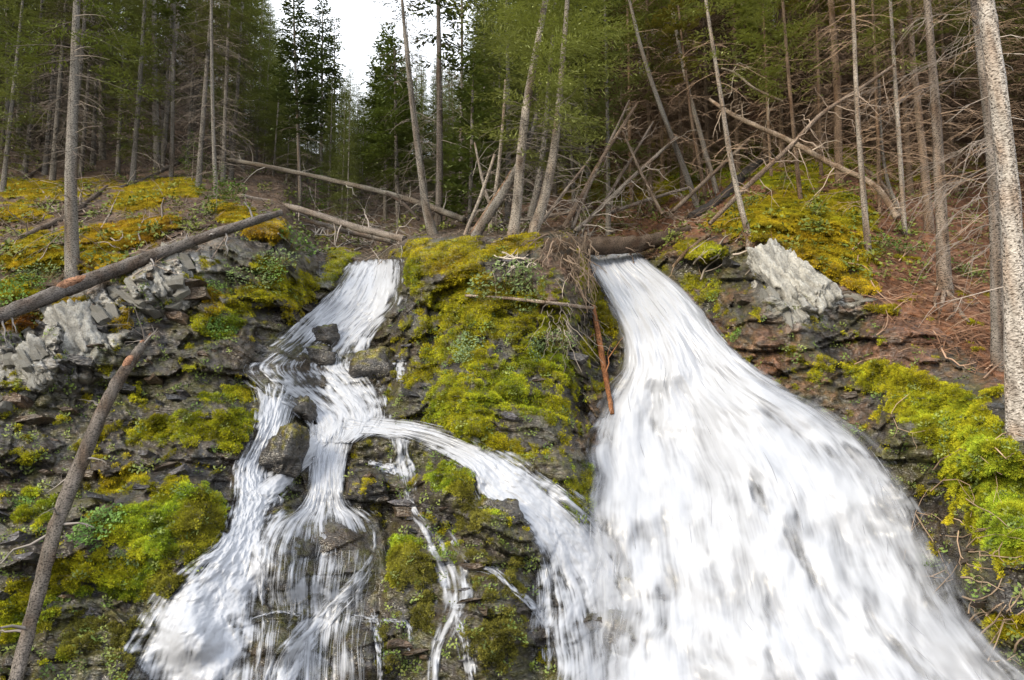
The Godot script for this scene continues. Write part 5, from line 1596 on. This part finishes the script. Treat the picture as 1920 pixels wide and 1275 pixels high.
func build_rocks() -> void:
	var r := RandomNumberGenerator.new(); r.seed = 31
	var palem: Array = []
	for k in 7:
		palem.append(block_mesh(400 + k, Color(0.62, 0.60, 0.565) * r.randf_range(0.6, 1.15), 1.25))
	# pale fractured outcrop under the log
	var oc := thing("rock_outcrop", "pale grey fractured rock outcrop beneath the long grey log", "rock", ground(200, 600), "")
	# each: u, v, length along the beds, thickness of the stack, dip
	var stacks := [[150, 612, 78, 70, 57], [205, 592, 66, 40, 60], [75, 676, 56, 50, 47], [120, 706, 30, 26, 30], [196, 690, 38, 34, 10], [290, 522, 66, 52, 54], [255, 556, 60, 34, 50], [332, 536, 48, 40, 60], [322, 482, 58, 44, 62], [350, 502, 44, 26, 66], [22, 690, 46, 46, 58], [36, 744, 46, 36, -48], [12, 772, 32, 26, -30], [238, 640, 30, 30, 34], [276, 580, 34, 26, 42], [330, 572, 30, 22, 15], [362, 466, 34, 30, 70], [222, 556, 30, 20, 40], [96, 612, 34, 24, 55], [-40, 700, 60, 60, 50], [170, 655, 34, 30, 52], [385, 500, 22, 24, 70], [60, 630, 26, 24, 50]]
	for q in stacks:
		if r.randf() < 0.25:
			continue
		var n := r.randi_range(1, maxi(2, int(q[3] / 14.0)))
		var an := deg_to_rad(q[4])
		for k in n:
			var f := (k + 0.5 + r.randfn(0, 0.12)) / n - 0.5
			var lean := 0.13 + r.randfn(0, 0.05)
			var th: float = q[3] / n * 0.5 * r.randf_range(0.6, 1.15)
			var along := r.randfn(0, q[2] * 0.12)
			var uu: float = q[0] + sin(an) * f * q[3] + cos(an) * along
			var vv: float = q[1] - cos(an) * f * q[3] + sin(an) * along
			var ln: float = q[2] * 0.5 * r.randf_range(0.65, 1.15)
			if r.randf() < 0.3:
				# cracked across: two pieces
				var g := ln * r.randf_range(-0.3, 0.3)
				place_block(oc, "rock", palem[r.randi() % 7], [uu - cos(an) * (ln - g) * 0.52, vv - sin(an) * (ln - g) * 0.52, (ln + g) * 0.49, th, q[4] + r.randfn(0, 6)], r, M.pale, lean, 0.6)
				place_block(oc, "rock", palem[r.randi() % 7], [uu + cos(an) * (ln + g) * 0.52, vv + sin(an) * (ln + g) * 0.52, (ln - g) * 0.49, th, q[4] + r.randfn(0, 6)], r, M.pale, lean, 0.6)
			else:
				place_block(oc, "rock", palem[r.randi() % 7], [uu, vv, ln, th, q[4] + r.randfn(0, 6)], r, M.pale, lean, 0.6)
	for q in [[152, 634, 62, 42, 57], [72, 684, 50, 30, 46], [20, 700, 40, 40, 60], [296, 540, 44, 30, 56], [336, 522, 36, 24, 64], [200, 690, 34, 26, 8], [34, 748, 44, 28, -46], [250, 572, 46, 24, 48], [340, 560, 34, 22, 30]]:
		crag(oc, q, 800 + int(q[0]), Color(0.54, 0.53, 0.515) * r.randf_range(0.8, 1.1), r, 0.30)
	# white crag on the far bank
	var wm: Array = []
	for k in 5:
		wm.append(block_mesh(430 + k, Color(0.80, 0.78, 0.74) * r.randf_range(0.7, 1.08), 1.2))
	var wc := thing("rock_outcrop", "white crag under a cap of golden moss on the far bank", "rock", ground(1490, 540), "")
	for q in [[1460, 522, 66, 36, 72], [1508, 546, 56, 34, 58], [1566, 566, 44, 20, 24], [1484, 590, 34, 22, 70]]:
		crag(wc, q, 700 + int(q[0]), Color(0.78, 0.76, 0.73) * r.randf_range(0.9, 1.08), r)
	for q in [[1450, 512, 74, 40, 76], [1484, 532, 76, 44, 68], [1522, 546, 56, 40, 55], [1560, 562, 42, 30, 32], [1596, 568, 40, 20, 12], [1440, 556, 46, 20, 80], [1500, 592, 40, 30, 60], [1545, 584, 34, 22, 25], [1476, 600, 34, 20, 70], [1625, 566, 30, 14, 5]]:
		var n := maxi(2, int(q[3] / 10.0))
		var an := deg_to_rad(q[4])
		for k in n:
			var f := (k + 0.5) / n - 0.5
			var along := r.randfn(0, q[2] * 0.10)
			place_block(wc, "rock", wm[r.randi() % 5], [q[0] + sin(an) * f * q[3] + cos(an) * along, q[1] - cos(an) * f * q[3] + sin(an) * along, q[2] * 0.5 * r.randf_range(0.7, 1.15), q[3] / n * 0.66 * r.randf_range(0.8, 1.3), q[4] + r.randfn(0, 8)], r, M.pale, 0.14 + r.randfn(0, 0.04), 0.8)
	# slabs of slate standing proud of the cliff
	var sm: Array = []
	for k in 10:
		sm.append(block_mesh(450 + k, [Color(0.16, 0.15, 0.16), Color(0.20, 0.19, 0.205), Color(0.17, 0.125, 0.085), Color(0.125, 0.12, 0.125), Color(0.20, 0.14, 0.10)][k % 5], 1.5))
	var cliff: Node3D = M.cliff_node
	var cnt := 0
	var tries := 0
	while cnt < 80 and tries < 6000:
		tries += 1
		var u := r.randf_range(-20, 1940)
		var v := r.randf_range(470, 1270)
		var c := column(u)
		if v < c[10] + 22 or samp(MS, u, v) > 0.3 or in_water(u, v):
			continue
		var red := u > 1280
		var sz := 8.0 + 20.0 * pow(r.randf(), 2.0)
		if zone(zsoil, u, v) > 0.5 or zone(zwet, u, v) > 0.5:
			continue
		place_block(cliff, "slab", sm[(r.randi() % 2) * 2 + 2 if red and r.randf() < 0.6 else r.randi() % 10], [u, v, sz, sz * r.randf_range(0.22, 0.5), r.randfn(4 if u < 1250 else 14, 10)], r, M.rock, 0.09)
		cnt += 1
	print("slabs ", cnt)
	# boulders that part the thin cascade
	var bl := [
		["rounded wet boulder high in the thin cascade", 604, 634, 30, 20, .1, .5],
		["flat dark boulder below the rounded one in the thin cascade", 586, 674, 46, 17, .1, .5],
		["mossy brown boulder beside a short side trickle", 702, 686, 40, 30, .55, .3],
		["small dark boulder splitting the cascade below the widest ledge", 562, 768, 22, 20, .2, .4],
		["tall brownish boulder with water both sides of it", 535, 842, 30, 44, .45, .3],
		["dark wet rock showing through the side stream", 938, 968, 34, 26, .1, .3],
	]
	for k in bl.size():
		var q: Array = bl[k]
		var d := samp(DS, q[1], q[2])
		var s: float = d / F
		var lab: String = q[0].replace(" of the left arm", " of the lower cascade").replace("left arm", "lower arm")
		var o := single("boulder", boulder_mesh(600 + k * 5, Color(0.10, 0.09, 0.08) * r.randf_range(0.8, 1.2), q[5], q[6]), M.wet, lab, "boulder", "")
		o.position = at(q[1], q[2], d + 0.06)
		o.scale = Vector3(q[3] * s, q[4] * s, maxf(0.2, minf(q[3], q[4]) * s * 0.85))
		o.rotation = Vector3(-0.5, r.randfn(0, 0.25), r.randfn(0, 0.12))

func place_block(parent: Node3D, called: String, m: Mesh, q: Array, r: RandomNumberGenerator, material: Material, sink: float, calm := 1.0) -> void:
	var d := samp(DS, q[0], q[1])
	var s := d / F
	var a := deg_to_rad(q[4])
	var ax := Vector3(cos(a), -sin(a), 0)
	var nn := Vector3(-0.05 + r.randfn(0, 0.14) * calm, 0.40 + r.randfn(0, 0.13) * calm, 1.0).normalized()
	ax = (ax - nn * ax.dot(nn)).normalized()
	var ay := nn.cross(ax).normalized()
	var o := part(parent, called, m, material)
	var th := maxf(0.14, q[3] * s * 0.9) * r.randf_range(0.85, 1.25)
	o.transform = Transform3D(Basis(ax * q[2] * s, ay * q[3] * s, nn * th), at(q[0], q[1], minf(d, samp(D, q[0], q[1])) + sink) - parent.position)

var lanes: Array = []
func in_water(u: float, v: float) -> bool:
	for rows in lanes:
		for k in rows.size() - 1:
			var a: Array = rows[k]; var b: Array = rows[k + 1]
			var ma: float = (a[1] + a[3]) * 0.5; var mb2: float = (b[1] + b[3]) * 0.5
			if v >= ma and v <= mb2:
				var f := (v - ma) / maxf(mb2 - ma, 1.0)
				var l := lerpf(a[0], b[0], f); var rr := lerpf(a[2], b[2], f)
				if u > l - 8 and u < rr + 8:
					return true
	return false

# ------------------------------------------------------------------ plants
func leaf_mesh(sd: int, n: int, rad: float, hgt: float, leaf: float, c0: Color, c1: Color, stems := true) -> ArrayMesh:
	var r := RandomNumberGenerator.new(); r.seed = sd
	var mb := MB.new()
	for k in n:
		var a := r.randf() * TAU
		var rr := sqrt(r.randf()) * rad
		var y := hgt * r.randf_range(0.25, 1.0) * (1.0 - 0.4 * rr / rad)
		var p := Vector3(cos(a) * rr, y, sin(a) * rr)
		var d := (Vector3(cos(a), 0, sin(a)) * r.randf_range(0.3, 1.0) + Vector3(r.randfn(0, .5), r.randf_range(-.2, .7), r.randfn(0, .5))).normalized() * leaf * r.randf_range(0.6, 1.3)
		var s := d.cross(Vector3(r.randfn(0, .4), 1, r.randfn(0, .4))).normalized() * leaf * 0.34
		mb.blade(p, d, s, c0.lerp(c1, r.randf()) * r.randf_range(0.7, 1.2))
		if stems and k % 6 == 0:
			mb.blade(Vector3(cos(a) * rr * 0.2, 0, sin(a) * rr * 0.2), p - Vector3(cos(a) * rr * 0.2, 0, sin(a) * rr * 0.2), Vector3(0.004, 0, 0.003), Color(0.12, 0.10, 0.04))
	return mb.mesh(M.leaf)

func build_plants() -> void:
	var r := RandomNumberGenerator.new(); r.seed = 8
	var g0 := Color(0.06, 0.11, 0.02); var g1 := Color(0.16, 0.27, 0.05)
	var shrub := [leaf_mesh(1, 260, 0.30, 0.42, 0.055, g0, g1), leaf_mesh(2, 200, 0.26, 0.36, 0.05, g0, g1), leaf_mesh(3, 320, 0.4, 0.34, 0.05, Color(0.06, 0.09, 0.03), Color(0.17, 0.22, 0.08))]
	var patch := [leaf_mesh(4, 330, 0.26, 0.05, 0.042, Color(0.08, 0.16, 0.03), Color(0.16, 0.27, 0.06), false), leaf_mesh(5, 240, 0.22, 0.06, 0.04, Color(0.10, 0.15, 0.06), Color(0.20, 0.27, 0.12), false)]
	var list := [
		["leafy_shrub", 0, 542, 470, 1.3, "bright green leafy shrub beside the tip of the long grey log"],
		["leafy_shrub", 1, 512, 520, 1.0, "small leafy shrub below the bright one by the log tip"],
		["leafy_shrub", 2, 470, 535, 1.0, "pale green sprawling shrub on the dark slope by the cascade head"],
		["leafy_shrub", 1, 60, 545, 0.9, "little green shrub on the ledge close above the long log"],
		["leafy_shrub", 0, 24, 560, 0.9, "green shrub at the outer end of the long log"],
		["leafy_shrub", 2, 80, 530, 1.1, "grey-green low shrub near the pale trunk's foot"],
		["leafy_shrub", 0, 430, 372, 1.3, "green bush under the slender straight trunk"],
		["leafy_shrub", 1, 400, 548, 0.7, "light green tuft of leaves at the end of the grey outcrop"],
		["leafy_shrub", 0, 1655, 468, 0.9, "green shrub at the foot of the slender pale trunk"],
		["leafy_shrub", 1, 1690, 478, 0.8, "small green shrub beside the slender trunk's shrub"],
		["leafy_shrub", 2, 945, 545, 1.5, "sprawling leafy plant under the root mass between the falls"],
		["leafy_shrub", 2, 1000, 540, 1.1, "second sprawling plant beside the hanging roots"],
		["leafy_shrub", 2, 1040, 650, 0.9, "grey-green plant hanging below the pale stick"],
		["leafy_shrub", 2, 520, 500, 1.0, "greyish shrub on the brown slope over the cascade head"],
		["leafy_shrub", 0, 250, 290, 1.8, "green bush in the gloom behind the ledge tree"],
		["leafy_shrub", 0, 1290, 345, 1.4, "green bush on the moss hillside by the leaning trunks"],
		["leafy_shrub", 2, 1390, 395, 0.9, "small bush behind the slim leaning pale trunk"],
		["leaf_patch", 0, 186, 985, 1.3, "bright green mat of round leaves on the wet mossy rock"],
		["leaf_patch", 0, 168, 1003, 0.8, "smaller bright mat joined below the round-leaved one"],
		["leaf_patch", 0, 36, 944, 0.7, "small bright leaf tuft on the dark rock beside the broken log"],
		["leaf_patch", 1, 885, 640, 1.2, "pale green rosette mat hanging on the moss between the falls"],
		["leaf_patch", 1, 872, 668, 0.9, "drooping end of the pale rosette mat"],
		["leaf_patch", 1, 925, 590, 0.8, "pale rosettes among golden moss under the jutting stick"],
		["leaf_patch", 0, 418, 612, 0.9, "vivid green leaf mat on the slope under the grey outcrop"],
		["leaf_patch", 1, 1005, 660, 1.0, "small-leaved mat under the hanging roots"],
		["leaf_patch", 1, 240, 1045, 0.8, "faint pale leaf mat on the yellow moss"],
		["leaf_patch", 0, 1380, 628, 0.5, "tiny green tuft on the brown slabs beside the broad fall"],
		["leaf_patch", 1, 1740, 1050, 0.6, "pale leaf tuft on the hanging moss edge"],
	]
	for q in list:
		var p := ground(q[2], q[3])
		var nn := (ground(q[2] + 6, q[3]) - ground(q[2] - 6, q[3])).cross(ground(q[2], q[3] - 6) - ground(q[2], q[3] + 6)).normalized()
		var m: Mesh = shrub[q[1]] if q[0] == "leafy_shrub" else patch[q[1]]
		var o := single(q[0], m, M.leaf, q[5], "shrub" if q[0] == "leafy_shrub" else "plant", "")
		o.position = p
		var up := (nn + Vector3(0, 0.8 if q[0] == "leafy_shrub" else 0.0, 0)).normalized()
		var ax := up.cross(Vector3(0.2, 0, 1)).normalized()
		o.basis = Basis(ax, up, ax.cross(up)).scaled(Vector3.ONE * q[4])
	# young firs at the dark edge of the wood
	var fir := crown_mesh(888, 1.6, 0.75, 0.16, Color(0.05, 0.09, 0.02), Color(0.15, 0.24, 0.05), 5, 0.0, 0.1)
	var fl := [[40, 262, 1.5], [75, 272, 1.3], [5, 268, 1.4], [105, 268, 1.1], [130, 285, 1.0], [-30, 270, 1.5], [250, 262, 1.2], [285, 290, 0.9], [225, 275, 1.0], [405, 390, 0.6], [590, 402, 0.9], [360, 330, 0.8]]
	for q in fl:
		var t := thing("young_fir", "fresh green young fir at the edge of the dark wood", "tree", ground(q[0], q[1] + 8), "young firs at the wood's edge")
		part(t, "crown", fir, null)
		var sm := MB.new()
		curve_tube(sm, Vector3(0, -0.1, 0), Vector3.UP, 1.5, Vector3.ZERO, 0.02, 0.005, 3, 5, DEADL, r)
		part(t, "trunk", sm.mesh(), M.twig)
		t.scale = Vector3.ONE * q[2]
		t.rotation.y = r.randf() * TAU

# ------------------------------------------------------------------ upturned roots between the falls
func build_roots() -> void:
	var r := RandomNumberGenerator.new(); r.seed = 66
	var base := at(1050, 470, samp(DS, 1050, 470) - 0.1)
	var t := thing("root_mass", "brown upturned root mass hanging over the rock between the falls", "roots", base, "")
	var st := boulder_mesh(777, Color(0.13, 0.095, 0.07), -0.3, .2)
	var core := part(t, "soil_core", st, M.soil)
	core.scale = Vector3(0.3, 0.36, 0.24)
	core.position = Vector3(0.02, -0.12, -0.25)
	for k in 70:
		var u := r.randf_range(1010, 1108)
		var v := r.randf_range(430, 530)
		var p := at(u, v, samp(DS, 1050, 480) - r.randf_range(0.0, 0.3)) - base
		var dir := Vector3(r.randfn(0.05, 0.45), r.randf_range(-1.2, -0.25), r.randf_range(-0.1, 0.55)).normalized()
		if k % 7 == 0:
			dir = Vector3(r.randfn(0, 1), r.randf_range(-0.3, 0.6), r.randf_range(0.0, 0.6)).normalized()
		var mb := MB.new()
		var ln := r.randf_range(0.2, 0.75)
		var w := r.randf_range(0.005, 0.017) * (1.6 if k % 9 == 0 else 1.0)
		var cc := Color(0.19, 0.145, 0.11) * r.randf_range(0.6, 1.35)
		var pts := curve_tube(mb, p, dir, ln, Vector3(r.randfn(0, 0.3), -0.4, -0.1), w, w * 0.35, 6, 5, cc, r, 0.018)
		for z in 3:
			curve_tube(mb, pts[2 + z], (dir + Vector3(r.randfn(0, .7), r.randfn(-.2, .5), r.randfn(0, .5))).normalized(), ln * 0.45, Vector3(r.randfn(0, .3), -0.3, 0), w * 0.5, w * 0.2, 4, 4, cc, r, 0.012)
		part(t, "root", mb.mesh(), M.twig)
	# finer hanging roots by the orange pole
	var t2base := at(1075, 575, samp(DS, 1075, 575) - 0.12)
	var t2 := thing("hanging_roots", "tangle of fine grey roots hanging under the jutting stick", "roots", t2base, "")
	for k in 60:
		var u := r.randf_range(1020, 1118)
		var v := r.randf_range(560, 640)
		var p := at(u, v, samp(DS, u, v) - r.randf_range(0.05, 0.28)) - t2base
		var mb := MB.new()
		var w := r.randf_range(0.003, 0.009)
		curve_tube(mb, p, Vector3(r.randfn(0, 0.45), -1, r.randfn(0.1, 0.3)).normalized(), r.randf_range(0.2, 0.8), Vector3(r.randfn(0, .4), r.randfn(0, .2), 0), w, w * 0.4, 7, 4, Color(0.30, 0.26, 0.22) * r.randf_range(0.6, 1.3), r, 0.02)
		part(t2, "root", mb.mesh(), M.twig)

func build_rest() -> void:
	build_rocks()
	build_logs()
	build_roots()
	build_trees()
	build_plants()
	build_litter()
	build_sticks()
	var tri_count := 0
	var seen := {}
	for c in find_children("*", "MeshInstance3D", true, false):
		if not seen.has(c.mesh):
			seen[c.mesh] = true
			for k in c.mesh.get_surface_count():
				var ar: Array = c.mesh.surface_get_arrays(k)
				tri_count += (ar[Mesh.ARRAY_INDEX].size() if ar[Mesh.ARRAY_INDEX] != null else ar[Mesh.ARRAY_VERTEX].size()) / 3
	print("triangles ", tri_count)

func _ready() -> void:
	rng.seed = 4242
	var cam := Camera3D.new()
	cam.name = "camera"
	cam.fov = rad_to_deg(2.0 * atan(637.5 / F))
	cam.rotation_degrees.x = PITCH
	cam.near = 0.1
	cam.far = 400.0
	add_child(cam)
	var we := WorldEnvironment.new()
	we.name = "environment"
	var env := Environment.new()
	env.background_mode = Environment.BG_SKY
	var sky := Sky.new()
	var sm := ProceduralSkyMaterial.new()
	sm.sky_top_color = Color(0.93, 0.95, 0.98)
	sm.sky_horizon_color = Color(0.95, 0.955, 0.965)
	sm.ground_bottom_color = Color(0.32, 0.30, 0.27)
	sm.ground_horizon_color = Color(0.45, 0.43, 0.40)
	sky.sky_material = sm
	env.sky = sky
	env.background_energy_multiplier = 1.0
	env.tonemap_mode = Environment.TONE_MAPPER_LINEAR
	env.tonemap_exposure = 2.1
	env.sdfgi_enabled = true
	env.ssao_enabled = true
	env.ssil_enabled = true
	we.environment = env
	add_child(we)
	var sun := DirectionalLight3D.new()
	sun.name = "sun"
	sun.light_energy = 0.7
	sun.light_angular_distance = 18.0
	sun.light_color = Color(1.0, 0.95, 0.86)
	sun.shadow_enabled = true
	sun.rotation_degrees = Vector3(-27, -42, 0)
	add_child(sun)
	var t := Time.get_ticks_msec()
	make_materials()
	print("materials ", Time.get_ticks_msec() - t)
	define_water()
	build_terrain()
	print("terrain ", Time.get_ticks_msec() - t)
	build_moss()
	print("moss ", Time.get_ticks_msec() - t)
	build_water()
	print("water ", Time.get_ticks_msec() - t)
	build_rest()
	print("all ", Time.get_ticks_msec() - t)
